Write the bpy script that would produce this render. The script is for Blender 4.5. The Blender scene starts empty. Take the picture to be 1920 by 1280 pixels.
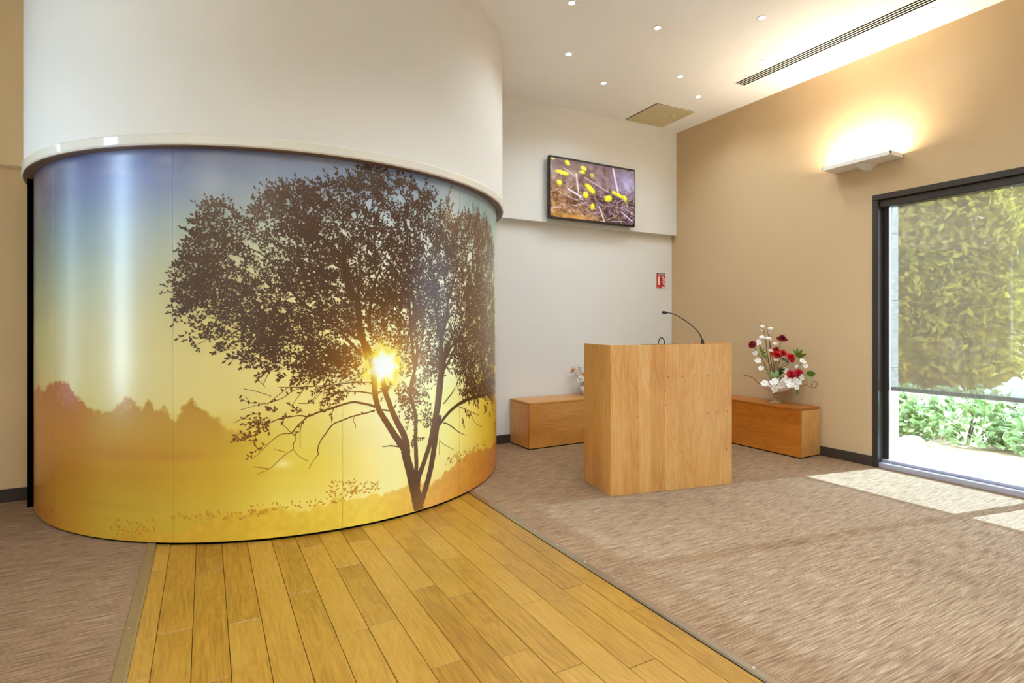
import bpy, bmesh, math, random
import numpy as np
from mathutils import Vector, Matrix

random.seed(7)
RNG = np.random.default_rng(11)
SC = bpy.context.scene
COL = SC.collection
PI = math.pi

# ------------------------------------------------------------------ camera
cam_d = bpy.data.cameras.new('camera')
cam = bpy.data.objects.new('camera', cam_d)
COL.objects.link(cam)
cam_d.sensor_fit = 'HORIZONTAL'
cam_d.sensor_width = 36.0
cam_d.lens = 1026.0 * 36.0 / 1920.0
cam_d.shift_x = 20.0 / 1920.0
cam_d.shift_y = -32.0 / 1920.0
cam_d.clip_start = 0.05
cam_d.clip_end = 200
cam.location = (0, 0, 1.30)
cam.rotation_euler = (math.radians(90), 0, math.radians(-28.4))
SC.camera = cam

# ------------------------------------------------------------------ view, sky, sun
SC.view_settings.view_transform = 'Standard'
SC.view_settings.look = 'None'
SC.view_settings.gamma = 1.0
SC.view_settings.use_curve_mapping = False
SC.view_settings.exposure = 1.70
SKY_STRENGTH = 8.0
SUN_ENERGY = 9.0
DOWNLIGHT_W = 9.0
FILL_DOWNLIGHT_W = 32.0
UPLIGHT_W = 7.5

world = bpy.data.worlds.new('sky')
SC.world = world
world.use_nodes = True
wn = world.node_tree.nodes
wl = world.node_tree.links
wn.clear()
w_out = wn.new('ShaderNodeOutputWorld')
w_bg = wn.new('ShaderNodeBackground')
w_tc = wn.new('ShaderNodeTexCoord')
w_sep = wn.new('ShaderNodeSeparateXYZ')
w_ramp = wn.new('ShaderNodeValToRGB')
w_ramp.color_ramp.elements[0].position = 0.0
w_ramp.color_ramp.elements[0].color = (0.62, 0.80, 1.0, 1)
w_ramp.color_ramp.elements[1].position = 0.7
w_ramp.color_ramp.elements[1].color = (0.38, 0.60, 1.0, 1)
wl.new(w_tc.outputs['Generated'], w_sep.inputs[0])
wl.new(w_sep.outputs['Z'], w_ramp.inputs[0])
wl.new(w_ramp.outputs[0], w_bg.inputs['Color'])
w_bg.inputs['Strength'].default_value = SKY_STRENGTH
wl.new(w_bg.outputs[0], w_out.inputs['Surface'])

sun_d = bpy.data.lights.new('sun', 'SUN')
sun_d.energy = SUN_ENERGY
sun_d.angle = math.radians(0.6)
sun_d.color = (0.44, 0.71, 1.0)
sun = bpy.data.objects.new('sun', sun_d)
COL.objects.link(sun)
sun.location = (14, -2, 9)
sun.rotation_euler = Vector((-1.03, 0.19, -0.70)).to_track_quat('-Z', 'Y').to_euler()


def portal(loc, rot, sx, sy):
    d = bpy.data.lights.new('window_portal', 'AREA')
    d.shape = 'RECTANGLE'
    d.size = sx
    d.size_y = sy
    d.cycles.is_portal = True
    o = bpy.data.objects.new('window_portal', d)
    o.location = loc
    o.rotation_euler = rot
    COL.objects.link(o)


# room: back wall at Y=5.24, window wall at X=5.37, left wall at X=-2.6, rear wall at Y=-6
XL, XR, YF, YB, YS, ZC = -2.6, 5.37, -6.0, 5.24, 5.16, 3.775
ZS = 2.449
portal((5.60, -0.2, 1.25), (0, math.radians(90), 0), 2.4, 5.9)
portal((-2.75, 3.76, 1.95), (0, math.radians(-90), 0), 2.7, 0.28)

# ------------------------------------------------------------------ helpers
def lin(c):
    c = np.asarray(c, dtype=float) / 255.0
    return np.where(c <= 0.04045, c / 12.92, ((c + 0.055) / 1.055) ** 2.4)


def rgb(r, g, b):
    l = lin((r, g, b))
    return (float(l[0]), float(l[1]), float(l[2]), 1.0)


def tag(o, label=None, cat=None, group=None, kind=None):
    if label: o['label'] = label
    if cat: o['category'] = cat
    if group: o['group'] = group
    if kind: o['kind'] = kind
    return o


def empty(name, loc=(0, 0, 0), rz=0.0, label=None, cat=None, group=None, kind=None, parent=None):
    o = bpy.data.objects.new(name, None)
    o.empty_display_size = 0.1
    COL.objects.link(o)
    o.location = loc
    o.rotation_euler = (0, 0, rz)
    if parent: o.parent = parent
    return tag(o, label, cat, group, kind)


def mesh(name, verts, faces, mat=None, parent=None, smooth=False):
    me = bpy.data.meshes.new(name)
    me.from_pydata([tuple(v) for v in verts], [], [tuple(f) for f in faces])
    me.update()
    if smooth:
        me.polygons.foreach_set('use_smooth', [True] * len(me.polygons))
    if mat: me.materials.append(mat)
    o = bpy.data.objects.new(name, me)
    COL.objects.link(o)
    if parent: o.parent = parent
    return o


class MB:
    """collects shapes into one mesh"""
    def __init__(s):
        s.v = []
        s.f = []

    def add(s, v, f):
        n = len(s.v)
        s.v += [tuple(p) for p in v]
        s.f += [tuple(i + n for i in q) for q in f]
        return s

    def box(s, x0, x1, y0, y1, z0, z1):
        return s.add([(x0, y0, z0), (x1, y0, z0), (x1, y1, z0), (x0, y1, z0), (x0, y0, z1), (x1, y0, z1), (x1, y1, z1), (x0, y1, z1)],
                     [(0, 3, 2, 1), (4, 5, 6, 7), (0, 1, 5, 4), (1, 2, 6, 5), (2, 3, 7, 6), (3, 0, 4, 7)])

    def tube(s, pts, rad, seg=8, closed_ends=True):
        pts = [Vector(p) for p in pts]
        n = len(pts)
        rads = rad if isinstance(rad, (list, tuple)) else [rad] * n
        base = len(s.v)
        up = Vector((0, 0, 1))
        prev = None
        for i, p in enumerate(pts):
            t = (pts[min(i + 1, n - 1)] - pts[max(i - 1, 0)]).normalized()
            if prev is None:
                a = t.cross(up)
                if a.length < 1e-3: a = t.cross(Vector((1, 0, 0)))
            else:
                a = prev - t * prev.dot(t)
            a.normalize()
            prev = a
            b = t.cross(a)
            for k in range(seg):
                q = 2 * PI * k / seg
                w = p + a * (math.cos(q) * rads[i]) + b * (math.sin(q) * rads[i])
                s.v.append(tuple(w))
        for i in range(n - 1):
            for k in range(seg):
                k2 = (k + 1) % seg
                s.f.append((base + i * seg + k, base + i * seg + k2, base + (i + 1) * seg + k2, base + (i + 1) * seg + k))
        if closed_ends:
            s.f.append(tuple(base + k for k in range(seg))[::-1])
            s.f.append(tuple(base + (n - 1) * seg + k for k in range(seg)))
        return s

    def lathe(s, prof, seg=24, c=(0, 0, 0)):
        base = len(s.v)
        n = len(prof)
        for r, z in prof:
            for k in range(seg):
                q = 2 * PI * k / seg
                s.v.append((c[0] + r * math.cos(q), c[1] + r * math.sin(q), c[2] + z))
        for i in range(n - 1):
            for k in range(seg):
                k2 = (k + 1) % seg
                s.f.append((base + i * seg + k, base + i * seg + k2, base + (i + 1) * seg + k2, base + (i + 1) * seg + k))
        s.f.append(tuple(base + k for k in range(seg))[::-1])
        s.f.append(tuple(base + (n - 1) * seg + k for k in range(seg)))
        return s

    def ball(s, c, r, seg=10, rings=6, sq=(1, 1, 1)):
        prof = [(max(1e-4, math.sin(PI * i / rings)) * r, -math.cos(PI * i / rings) * r) for i in range(rings + 1)]
        base = len(s.v)
        s.lathe(prof, seg)
        for i in range(base, len(s.v)):
            x, y, z = s.v[i]
            s.v[i] = (c[0] + x * sq[0], c[1] + y * sq[1], c[2] + z * sq[2])
        return s

    def build(s, name, mat=None, parent=None, smooth=False):
        return mesh(name, s.v, s.f, mat, parent, smooth)


def box(name, x0, x1, y0, y1, z0, z1, mat=None, parent=None, bevel=0.0, seg=1):
    o = MB().box(x0, x1, y0, y1, z0, z1).build(name, mat, parent)
    if bevel > 0:
        bm = bmesh.new()
        bm.from_mesh(o.data)
        bmesh.ops.bevel(bm, geom=list(bm.edges), offset=bevel, segments=seg, affect='EDGES', profile=0.5)
        bm.to_mesh(o.data)
        bm.free()
    return o


# ------------------------------------------------------------------ materials
MATS = {}


def new_mat(name):
    m = bpy.data.materials.new(name)
    m.use_nodes = True
    nt = m.node_tree
    b = nt.nodes['Principled BSDF']
    MATS[name] = m
    return m, nt, nt.nodes, nt.links, b


def plain(name, c, rough=0.5, metal=0.0, spec=0.5, noise=0.0, scale=40.0, emit=None, estr=0.0, bump=0.0):
    m, nt, N, L, b = new_mat(name)
    b.inputs['Base Color'].default_value = c
    b.inputs['Roughness'].default_value = rough
    b.inputs['Metallic'].default_value = metal
    b.inputs['Specular IOR Level'].default_value = spec
    if emit:
        b.inputs['Emission Color'].default_value = emit
        b.inputs['Emission Strength'].default_value = estr
    if noise > 0 or bump > 0:
        tc = N.new('ShaderNodeTexCoord')
        nz = N.new('ShaderNodeTexNoise')
        nz.inputs['Scale'].default_value = scale
        nz.inputs['Detail'].default_value = 5
        L.new(tc.outputs['Object'], nz.inputs['Vector'])
        if noise > 0:
            mx = N.new('ShaderNodeMix')
            mx.data_type = 'RGBA'
            mx.inputs[6].default_value = tuple(x * (1 - noise) for x in c[:3]) + (1,)
            mx.inputs[7].default_value = tuple(min(1, x * (1 + noise)) for x in c[:3]) + (1,)
            L.new(nz.outputs['Fac'], mx.inputs[0])
            L.new(mx.outputs[2], b.inputs['Base Color'])
        if bump > 0:
            bp = N.new('ShaderNodeBump')
            bp.inputs['Strength'].default_value = bump
            bp.inputs['Distance'].default_value = 0.002
            L.new(nz.outputs['Fac'], bp.inputs['Height'])
            L.new(bp.outputs[0], b.inputs['Normal'])
    return m


def wood(name, dark, mid, light, axis=1, fine=1.0, rough=0.38, var=0.25, figure=0.5, coat=0.0, jit=30.0, pores=0.45, blotch=0.40):
    """grain runs along the local axis given (0 x, 1 y, 2 z)"""
    m, nt, N, L, b = new_mat(name)
    tc = N.new('ShaderNodeTexCoord')
    oi = N.new('ShaderNodeObjectInfo')
    mul = N.new('ShaderNodeMath'); mul.operation = 'MULTIPLY'; mul.inputs[1].default_value = jit
    L.new(oi.outputs['Random'], mul.inputs[0])
    add = N.new('ShaderNodeVectorMath'); add.operation = 'ADD'
    L.new(tc.outputs['Object'], add.inputs[0])
    L.new(mul.outputs[0], add.inputs[1])

    def mapped(cross, along):
        mp = N.new('ShaderNodeMapping')
        sc = [cross * fine] * 3
        sc[axis] = along * fine
        mp.inputs['Scale'].default_value = sc
        L.new(add.outputs[0], mp.inputs['Vector'])
        return mp
    # broad figure
    n1 = N.new('ShaderNodeTexNoise'); n1.inputs['Scale'].default_value = 1.0; n1.inputs['Detail'].default_value = 3
    n1.inputs['Distortion'].default_value = 0.6
    L.new(mapped(9, 1.3).outputs[0], n1.inputs['Vector'])
    # growth rings
    rg = N.new('ShaderNodeMath'); rg.operation = 'MULTIPLY'; rg.inputs[1].default_value = 26.0
    L.new(n1.outputs['Fac'], rg.inputs[0])
    fr = N.new('ShaderNodeMath'); fr.operation = 'PINGPONG'; fr.inputs[1].default_value = 1.0
    L.new(rg.outputs[0], fr.inputs[0])
    # pores
    n2 = N.new('ShaderNodeTexNoise'); n2.inputs['Scale'].default_value = 1.0; n2.inputs['Detail'].default_value = 4
    L.new(mapped(110, 5).outputs[0], n2.inputs['Vector'])
    n3 = N.new('ShaderNodeTexNoise'); n3.inputs['Scale'].default_value = 1.0; n3.inputs['Detail'].default_value = 2
    L.new(mapped(3.2, 2.2).outputs[0], n3.inputs['Vector'])
    r1 = N.new('ShaderNodeValToRGB')
    r1.color_ramp.elements[0].position = 0.28; r1.color_ramp.elements[0].color = dark
    r1.color_ramp.elements[1].position = 0.78; r1.color_ramp.elements[1].color = light
    e = r1.color_ramp.elements.new(0.5); e.color = mid
    mix = N.new('ShaderNodeMath'); mix.operation = 'MULTIPLY_ADD'
    mix.inputs[1].default_value = figure * 0.30
    L.new(fr.outputs[0], mix.inputs[0])
    m2 = N.new('ShaderNodeMath'); m2.operation = 'MULTIPLY_ADD'; m2.inputs[1].default_value = pores; m2.inputs[2].default_value = 0.5 - 0.5 * (pores + blotch) - 0.03 * figure
    L.new(n2.outputs['Fac'], m2.inputs[0])
    m3 = N.new('ShaderNodeMath'); m3.operation = 'MULTIPLY_ADD'; m3.inputs[1].default_value = blotch
    L.new(n3.outputs['Fac'], m3.inputs[0]); L.new(m2.outputs[0], m3.inputs[2])
    m4 = N.new('ShaderNodeMath'); m4.operation = 'SUBTRACT'; m4.inputs[1].default_value = figure * 0.12
    L.new(m3.outputs[0], m4.inputs[0])
    L.new(m4.outputs[0], mix.inputs[2])
    # one tone per board
    sh = N.new('ShaderNodeMath'); sh.operation = 'MULTIPLY_ADD'; sh.inputs[1].default_value = var; sh.inputs[2].default_value = -var * 0.5
    L.new(oi.outputs['Random'], sh.inputs[0])
    fin = N.new('ShaderNodeMath'); fin.operation = 'ADD'
    L.new(mix.outputs[0], fin.inputs[0]); L.new(sh.outputs[0], fin.inputs[1])
    L.new(fin.outputs[0], r1.inputs[0])
    L.new(r1.outputs[0], b.inputs['Base Color'])
    b.inputs['Roughness'].default_value = rough
    b.inputs['Coat Weight'].default_value = coat
    b.inputs['Coat Roughness'].default_value = 0.25
    bp = N.new('ShaderNodeBump'); bp.inputs['Strength'].default_value = 0.12; bp.inputs['Distance'].default_value = 0.001
    L.new(n2.outputs['Fac'], bp.inputs['Height']); L.new(bp.outputs[0], b.inputs['Normal'])
    return m


def wall_paint(name, c, weave=False, var=0.03):
    m, nt, N, L, b = new_mat(name)
    tc = N.new('ShaderNodeTexCoord')
    nz = N.new('ShaderNodeTexNoise'); nz.inputs['Scale'].default_value = 1.3; nz.inputs['Detail'].default_value = 3
    L.new(tc.outputs['Object'], nz.inputs['Vector'])
    mx = N.new('ShaderNodeMix'); mx.data_type = 'RGBA'
    mx.inputs[6].default_value = tuple(x * (1 - var) for x in c[:3]) + (1,)
    mx.inputs[7].default_value = tuple(min(1, x * (1 + var)) for x in c[:3]) + (1,)
    L.new(nz.outputs['Fac'], mx.inputs[0])
    L.new(mx.outputs[2], b.inputs['Base Color'])
    b.inputs['Roughness'].default_value = 0.75
    b.inputs['Specular IOR Level'].default_value = 0.3
    n2 = N.new('ShaderNodeTexNoise'); n2.inputs['Scale'].default_value = 260 if not weave else 1.0
    n2.inputs['Detail'].default_value = 3
    if weave:
        mp = N.new('ShaderNodeMapping'); mp.inputs['Scale'].default_value = (300, 300, 60)
        L.new(tc.outputs['Object'], mp.inputs['Vector']); L.new(mp.outputs[0], n2.inputs['Vector'])
    else:
        L.new(tc.outputs['Object'], n2.inputs['Vector'])
    bp = N.new('ShaderNodeBump'); bp.inputs['Strength'].default_value = 0.10 if not weave else 0.25; bp.inputs['Distance'].default_value = 0.001
    L.new(n2.outputs['Fac'], bp.inputs['Height']); L.new(bp.outputs[0], b.inputs['Normal'])
    return m


def carpet_mat():
    m, nt, N, L, b = new_mat('carpet')
    tc = N.new('ShaderNodeTexCoord')

    def nz(sx, sy, det=2):
        mp = N.new('ShaderNodeMapping'); mp.inputs['Scale'].default_value = (sx, sy, 1)
        L.new(tc.outputs['Object'], mp.inputs['Vector'])
        n = N.new('ShaderNodeTexNoise'); n.inputs['Scale'].default_value = 1; n.inputs['Detail'].default_value = det
        L.new(mp.outputs[0], n.inputs['Vector'])
        return n
    a = nz(6.0, 125, 2)
    c = nz(12.0, 300, 2)
    d = nz(0.8, 1.2, 2)
    g = nz(900, 900, 1)
    s1 = N.new('ShaderNodeMath'); s1.operation = 'MULTIPLY_ADD'; s1.inputs[1].default_value = 0.60
    s2 = N.new('ShaderNodeMath'); s2.operation = 'MULTIPLY_ADD'; s2.inputs[1].default_value = 0.40
    s3 = N.new('ShaderNodeMath'); s3.operation = 'MULTIPLY_ADD'; s3.inputs[1].default_value = 0.12
    s4 = N.new('ShaderNodeMath'); s4.operation = 'MULTIPLY_ADD'; s4.inputs[1].default_value = 0.18; s4.inputs[2].default_value = -0.15
    L.new(g.outputs['Fac'], s4.inputs[0]); L.new(s4.outputs[0], s3.inputs[2])
    L.new(d.outputs['Fac'], s3.inputs[0]); L.new(s3.outputs[0], s2.inputs[2])
    L.new(c.outputs['Fac'], s2.inputs[0]); L.new(s2.outputs[0], s1.inputs[2])
    L.new(a.outputs['Fac'], s1.inputs[0])
    r = N.new('ShaderNodeValToRGB')
    r.color_ramp.elements[0].position = 0.36; r.color_ramp.elements[0].color = rgb(112, 84, 60)
    r.color_ramp.elements[1].position = 0.68; r.color_ramp.elements[1].color = rgb(180, 152, 120)
    e = r.color_ramp.elements.new(0.52); e.color = rgb(147, 115, 86)
    L.new(s1.outputs[0], r.inputs[0]); L.new(r.outputs[0], b.inputs['Base Color'])
    b.inputs['Roughness'].default_value = 0.95
    b.inputs['Specular IOR Level'].default_value = 0.1
    bp = N.new('ShaderNodeBump'); bp.inputs['Strength'].default_value = 0.5; bp.inputs['Distance'].default_value = 0.002
    L.new(s1.outputs[0], bp.inputs['Height']); L.new(bp.outputs[0], b.inputs['Normal'])
    return m


def glass_mat():
    m, nt, N, L, b = new_mat('window_glass')
    N.remove(b)
    out = [n for n in N if n.type == 'OUTPUT_MATERIAL'][0]
    t = N.new('ShaderNodeBsdfTransparent'); t.inputs[0].default_value = (0.95, 0.98, 0.97, 1)
    g = N.new('ShaderNodeBsdfGlossy'); g.inputs['Roughness'].default_value = 0.0
    fz = N.new('ShaderNodeFresnel'); fz.inputs['IOR'].default_value = 1.6
    mx = N.new('ShaderNodeMixShader')
    L.new(fz.outputs[0], mx.inputs[0]); L.new(t.outputs[0], mx.inputs[1]); L.new(g.outputs[0], mx.inputs[2])
    L.new(mx.outputs[0], out.inputs['Surface'])
    return m


def blind_mat():
    m, nt, N, L, b = new_mat('screen_fabric')
    N.remove(b)
    out = [n for n in N if n.type == 'OUTPUT_MATERIAL'][0]
    tc = N.new('ShaderNodeTexCoord')

    def nz(sy, sz):
        mp = N.new('ShaderNodeMapping'); mp.inputs['Scale'].default_value = (1, sy, sz)
        L.new(tc.outputs['Object'], mp.inputs['Vector'])
        n = N.new('ShaderNodeTexNoise'); n.inputs['Scale'].default_value = 1; n.inputs['Detail'].default_value = 2
        L.new(mp.outputs[0], n.inputs['Vector'])
        return n
    a, c = nz(260, 18), nz(18, 260)
    ad = N.new('ShaderNodeMath'); ad.operation = 'ADD'
    L.new(a.outputs['Fac'], ad.inputs[0]); L.new(c.outputs['Fac'], ad.inputs[1])
    mr = N.new('ShaderNodeMapRange')
    mr.inputs['From Min'].default_value = 0.7; mr.inputs['From Max'].default_value = 1.3
    mr.inputs['To Min'].default_value = 0.77; mr.inputs['To Max'].default_value = 0.96
    L.new(ad.outputs[0], mr.inputs[0])
    t = N.new('ShaderNodeBsdfTransparent')
    d = N.new('ShaderNodeBsdfDiffuse'); d.inputs[0].default_value = rgb(132, 108, 84)
    tr = N.new('ShaderNodeBsdfTranslucent'); tr.inputs[0].default_value = rgb(84, 66, 48)
    ms = N.new('ShaderNodeMixShader'); ms.inputs[0].default_value = 0.25
    L.new(d.outputs[0], ms.inputs[1]); L.new(tr.outputs[0], ms.inputs[2])
    mx = N.new('ShaderNodeMixShader')
    L.new(mr.outputs[0], mx.inputs[0]); L.new(t.outputs[0], mx.inputs[1]); L.new(ms.outputs[0], mx.inputs[2])
    L.new(mx.outputs[0], out.inputs['Surface'])
    return m


def leaf_mat(name, c1, c2, c3, trans=0.35):
    m, nt, N, L, b = new_mat(name)
    out = [n for n in N if n.type == 'OUTPUT_MATERIAL'][0]
    ge = N.new('ShaderNodeNewGeometry')
    r = N.new('ShaderNodeValToRGB')
    r.color_ramp.elements[0].color = c1
    r.color_ramp.elements[1].color = c3
    e = r.color_ramp.elements.new(0.5); e.color = c2
    L.new(ge.outputs['Random Per Island'], r.inputs[0])
    L.new(r.outputs[0], b.inputs['Base Color'])
    b.inputs['Roughness'].default_value = 0.45
    tr = N.new('ShaderNodeBsdfTranslucent')
    L.new(r.outputs[0], tr.inputs[0])
    mx = N.new('ShaderNodeMixShader'); mx.inputs[0].default_value = trans
    L.new(b.outputs[0], mx.inputs[1]); L.new(tr.outputs[0], mx.inputs[2])
    L.new(mx.outputs[0], out.inputs['Surface'])
    return m


def print_mat(name, rough=0.3, emit=0.0, coat=0.0, gain=1.0):
    """flat print: colour comes from the mesh's colour attribute"""
    m, nt, N, L, b = new_mat(name)
    a = N.new('ShaderNodeAttribute'); a.attribute_name = 'print'
    L.new(a.outputs['Color'], b.inputs['Base Color'])
    b.inputs['Roughness'].default_value = rough
    b.inputs['Coat Weight'].default_value = coat
    b.inputs['Coat Roughness'].default_value = 0.2
    if emit > 0:
        L.new(a.outputs['Color'], b.inputs['Emission Color'])
        b.inputs['Emission Strength'].default_value = emit
    return m


def set_print(o, cols):
    """per-vertex linear rgb"""
    me = o.data
    ca = me.color_attributes.new('print', 'FLOAT_COLOR', 'POINT')
    arr = np.ones((len(me.vertices), 4), dtype=np.float32)
    arr[:, :3] = cols
    ca.data.foreach_set('color', arr.ravel())


WHITE = wall_paint('white_paint', rgb(230, 227, 221))
CEIL = wall_paint('ceiling_paint', rgb(248, 247, 246))
DRUMW = wall_paint('drum_paint', rgb(232, 225, 214))
LTAN = wall_paint('light_tan_paint', rgb(234, 200, 150))
TAN = wall_paint('tan_wallcovering', rgb(203, 175, 136), weave=True)
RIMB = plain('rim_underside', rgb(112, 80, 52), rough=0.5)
GLOSSW = plain('rim_lacquer', rgb(232, 224, 208), rough=0.08, spec=0.6)
BASEM = plain('baseboard_dark', rgb(62, 52, 42), rough=0.45, noise=0.08)
CARPET = carpet_mat()
OAK = wood('oak_plank', rgb(128, 82, 18), rgb(168, 121, 38), rgb(194, 149, 66), axis=1, rough=0.36, var=0.18, figure=0.30, coat=0.15, pores=0.40, blotch=0.22)
SUBF = plain('subfloor', rgb(52, 34, 16), rough=0.9)
BRASS = plain('bronze_trim', rgb(136, 108, 66), rough=0.6, metal=0.0, noise=0.1, scale=20)
STEEL = plain('steel_trim', rgb(176, 160, 138), rough=0.30, metal=0.85, noise=0.08, scale=20)
SCREW = plain('screw_metal', rgb(222, 214, 196), rough=0.25, metal=0.9)
BLACK = plain('black_plastic', rgb(18, 18, 20), rough=0.4)
DARKGAP = plain('dark_gap', rgb(12, 10, 8), rough=0.9, spec=0.0)
FRAME = plain('window_frame_dark', rgb(62, 54, 46), rough=0.35, metal=0.25)
FRAMEB = plain('window_sill_alu', rgb(176, 172, 186), rough=0.35, metal=0.2)
BARM = plain('blind_bar', rgb(140, 122, 106), rough=0.45)
PINE_V = wood('pine_upright', rgb(180, 110, 42), rgb(214, 156, 84), rgb(234, 192, 130), axis=2, rough=0.34, var=0.10, figure=0.26, coat=0.2, fine=0.7, pores=0.24, blotch=0.30)
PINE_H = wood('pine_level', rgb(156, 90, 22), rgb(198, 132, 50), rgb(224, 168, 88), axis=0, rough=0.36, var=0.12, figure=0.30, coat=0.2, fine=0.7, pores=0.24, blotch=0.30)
PINE_HY_SHADED = wood('pine_level_shaded', rgb(140, 68, 8), rgb(182, 102, 22), rgb(208, 136, 48), axis=1, rough=0.36, var=0.12, figure=0.30, coat=0.2, fine=0.7, pores=0.24, blotch=0.30)  # darker pine for the bench by the tan wall, its shade put into the colour
GLASS = glass_mat()
FABRIC = blind_mat()
LAMPW = plain('lamp_white', rgb(232, 226, 220), rough=0.35)
GLOW = plain('lamp_glow', rgb(255, 240, 210), emit=(1.0, 0.85, 0.60, 1), estr=14.0)
LEDM = plain('led_glow', rgb(255, 250, 240), emit=(1.0, 0.96, 0.88, 1), estr=10.0)
STONE = plain('pale_stone', rgb(206, 200, 188), rough=0.85, noise=0.12, scale=18, bump=0.4)

# ------------------------------------------------------------------ the room
# floor: carpet either side of the parquet strip
PX0, PX1 = -0.254, 1.785
fl = MB()
fl.box(XL, PX0 - 0.03, YF, YB, -0.12, 0.004)
fl.box(PX1 + 0.025, XR, YF, YB, -0.12, 0.004)
tag(fl.build('floor', CARPET), 'brown and beige streaked needle carpet either side of parquet', kind='structure')
par = box('floor_parquet', PX0 - 0.05, PX1 + 0.04, YF, 4.6, -0.11, -0.014, SUBF)
tag(par, 'golden oak plank strip running from the mural to the front', kind='structure')
edges = [PX0] + [-0.18 + 0.1325 * k for k in range(15)] + [PX1]
# measured end joints per column (Y), then a regular bond
joints = {0: [2.393, 3.40], 1: [2.696, 3.75], 2: [3.269, 2.255], 3: [2.644, 3.62], 4: [2.306, 3.55], 5: [3.44, 2.80, 1.80], 6: [2.33, 3.35],
          7: [2.99, 2.341, 1.6], 8: [3.296, 1.942], 9: [3.073, 2.567, 1.45], 10: [2.404, 2.122, 1.882, 3.2], 11: [3.322, 2.814, 1.7], 12: [2.186, 3.25],
          13: [2.591, 1.59, 3.5], 14: [3.024, 2.219, 1.3], 15: [2.652, 1.9]}
rs = random.Random(3)
for c in range(len(edges) - 1):
    ys = sorted(joints.get(c, []), reverse=True)
    cuts = [4.3] + ys
    while cuts[-1] > -0.4:
        cuts.append(cuts[-1] - rs.choice([0.72, 0.9, 1.1, 1.3]))
    for a, b_ in zip(cuts[:-1], cuts[1:]):
        g = 0.0011
        zt = 0.0 + rs.uniform(-0.0006, 0.0006)
        x0, x1 = edges[c] + g, edges[c + 1] - g
        cx, cy = (x0 + x1) / 2, (a + b_) / 2
        p = box('plank', x0 - cx, x1 - cx, b_ + g - cy, a - g - cy, -0.014, 0, OAK, par, bevel=0.0012)
        p.location = (cx, cy, zt)
# boards behind the viewer
rest = MB()
for c in range(len(edges) - 1):
    y = -1.9 + rs.uniform(-0.3, 0.0)
    rest.box(edges[c] + 0.001, edges[c + 1] - 0.001, YF, y, -0.014, -0.0005)
tag(rest.build('plank_remainder', OAK, par), kind='stuff')

# metal cover strips with screws
def cover_strip(name, x0, x1, y0, y1, mats, screws, label):
    t = MB()
    w = x1 - x0
    t.add([(x0, y0, 0.003), (x0 + 0.15 * w, y0, 0.009), (x1 - 0.15 * w, y0, 0.009), (x1, y0, 0.002),
           (x0, y1, 0.003), (x0 + 0.15 * w, y1, 0.009), (x1 - 0.15 * w, y1, 0.009), (x1, y1, 0.002)],
          [(0, 1, 5, 4), (1, 2, 6, 5), (2, 3, 7, 6), (0, 3, 2, 1), (4, 5, 6, 7), (0, 4, 7, 3)])
    o = t.build(name, mats)
    tag(o, label, kind='structure')
    scr = MB().lathe([(0.0055, 0), (0.0055, 0.0012), (0.003, 0.002)], 10)
    first = scr.build('screw', SCREW, o)
    first.location = (screws[0][0], screws[0][1], 0.009)
    for sx, sy in screws[1:]:
        k = first.copy(); COL.objects.link(k); k.parent = o; k.location = (sx, sy, 0.009)
    return o

cover_strip('trim_1', PX0 - 0.054, PX0 + 0.001, YF, 3.88, BRASS, [(PX0 - 0.03 + 0.012 * ((i % 2) * 2 - 1) * (i % 3 == 0), 3.72 - 0.23 * i) for i in range(14)], 'bronze cover strip along the left edge of the parquet')
cover_strip('trim_2', PX1, PX1 + 0.044, YF, 3.95, STEEL, [(PX1 + 0.03, 3.70 - 0.26 * i) for i in range(14)], 'steel cover strip along the right edge of the parquet')

# ceiling, walls
tag(box('ceiling', XL - 0.2, XR + 0.3, YF - 0.3, YB + 0.3, ZC, ZC + 0.2, CEIL), 'smooth off white flat ceiling', kind='structure')
XM = 0.75
tag(MB().box(XM, XR + 0.3, YB, YB + 0.25, -0.12, ZC).build('wall_back', WHITE), 'white back wall behind the benches', kind='structure')
tag(box('wall_soffit', XM, XR, YS, YB + 0.001, ZS, ZC, WHITE), 'thicker upper band of the white back wall', kind='structure')
tag(MB().box(XL - 0.2, XM, YB, YB + 0.25, -0.12, ZC).build('wall_back_left', LTAN), 'light tan back wall left of the drum', kind='structure')
tag(box('wall_soffit_left', XL, XM, YS, YB + 0.001, ZS, ZC, LTAN), 'thicker upper band of the light tan wall left of the drum', kind='structure')

# window wall, opening Y -3.2..2.784, Z 0..2.475
WY0, WY1, WZ1 = -3.2, 2.784, 2.475
wr = MB()
wr.box(XR, XR + 0.10, WY1, YB, -0.12, ZC)
wr.box(XR, XR + 0.10, YF, WY0, -0.12, ZC)
wr.box(XR, XR + 0.10, WY0, WY1, WZ1, ZC)
wr.box(XR, XR + 0.30, WY0, WY1, -0.12, 0.002)
tag(wr.build('wall_right', TAN), 'tan textured wall with the large window', kind='structure')

# left wall with two slit windows, rear wall with glazed front
wlb = MB()
cuts = [(YF, 3.62), (3.90, 5.06), (5.17, YB)]
for a, b_ in cuts: wlb.box(XL - 0.2, XL, a, b_, -0.12, ZC)
for a, b_ in ((3.62, 3.90), (5.06, 5.17)):
    wlb.box(XL - 0.2, XL, a, b_, -0.12, 0.6); wlb.box(XL - 0.2, XL, a, b_, 3.3, ZC)
tag(wlb.build('wall_left', WHITE), 'white left wall with two slit windows', kind='structure')
tag(MB().box(XL - 0.2, XR + 0.3, YF - 0.2, YF, -0.12, ZC).build('wall_front', WHITE), 'white wall behind the viewer', kind='structure')
for i, (a, b_) in enumerate(((3.62, 3.90), (5.06, 5.17))):
    box('window_%d' % (2 + i), XL - 0.10, XL - 0.094, a, b_, 0.6, 3.3, GLASS)['kind'] = 'structure'

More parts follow.
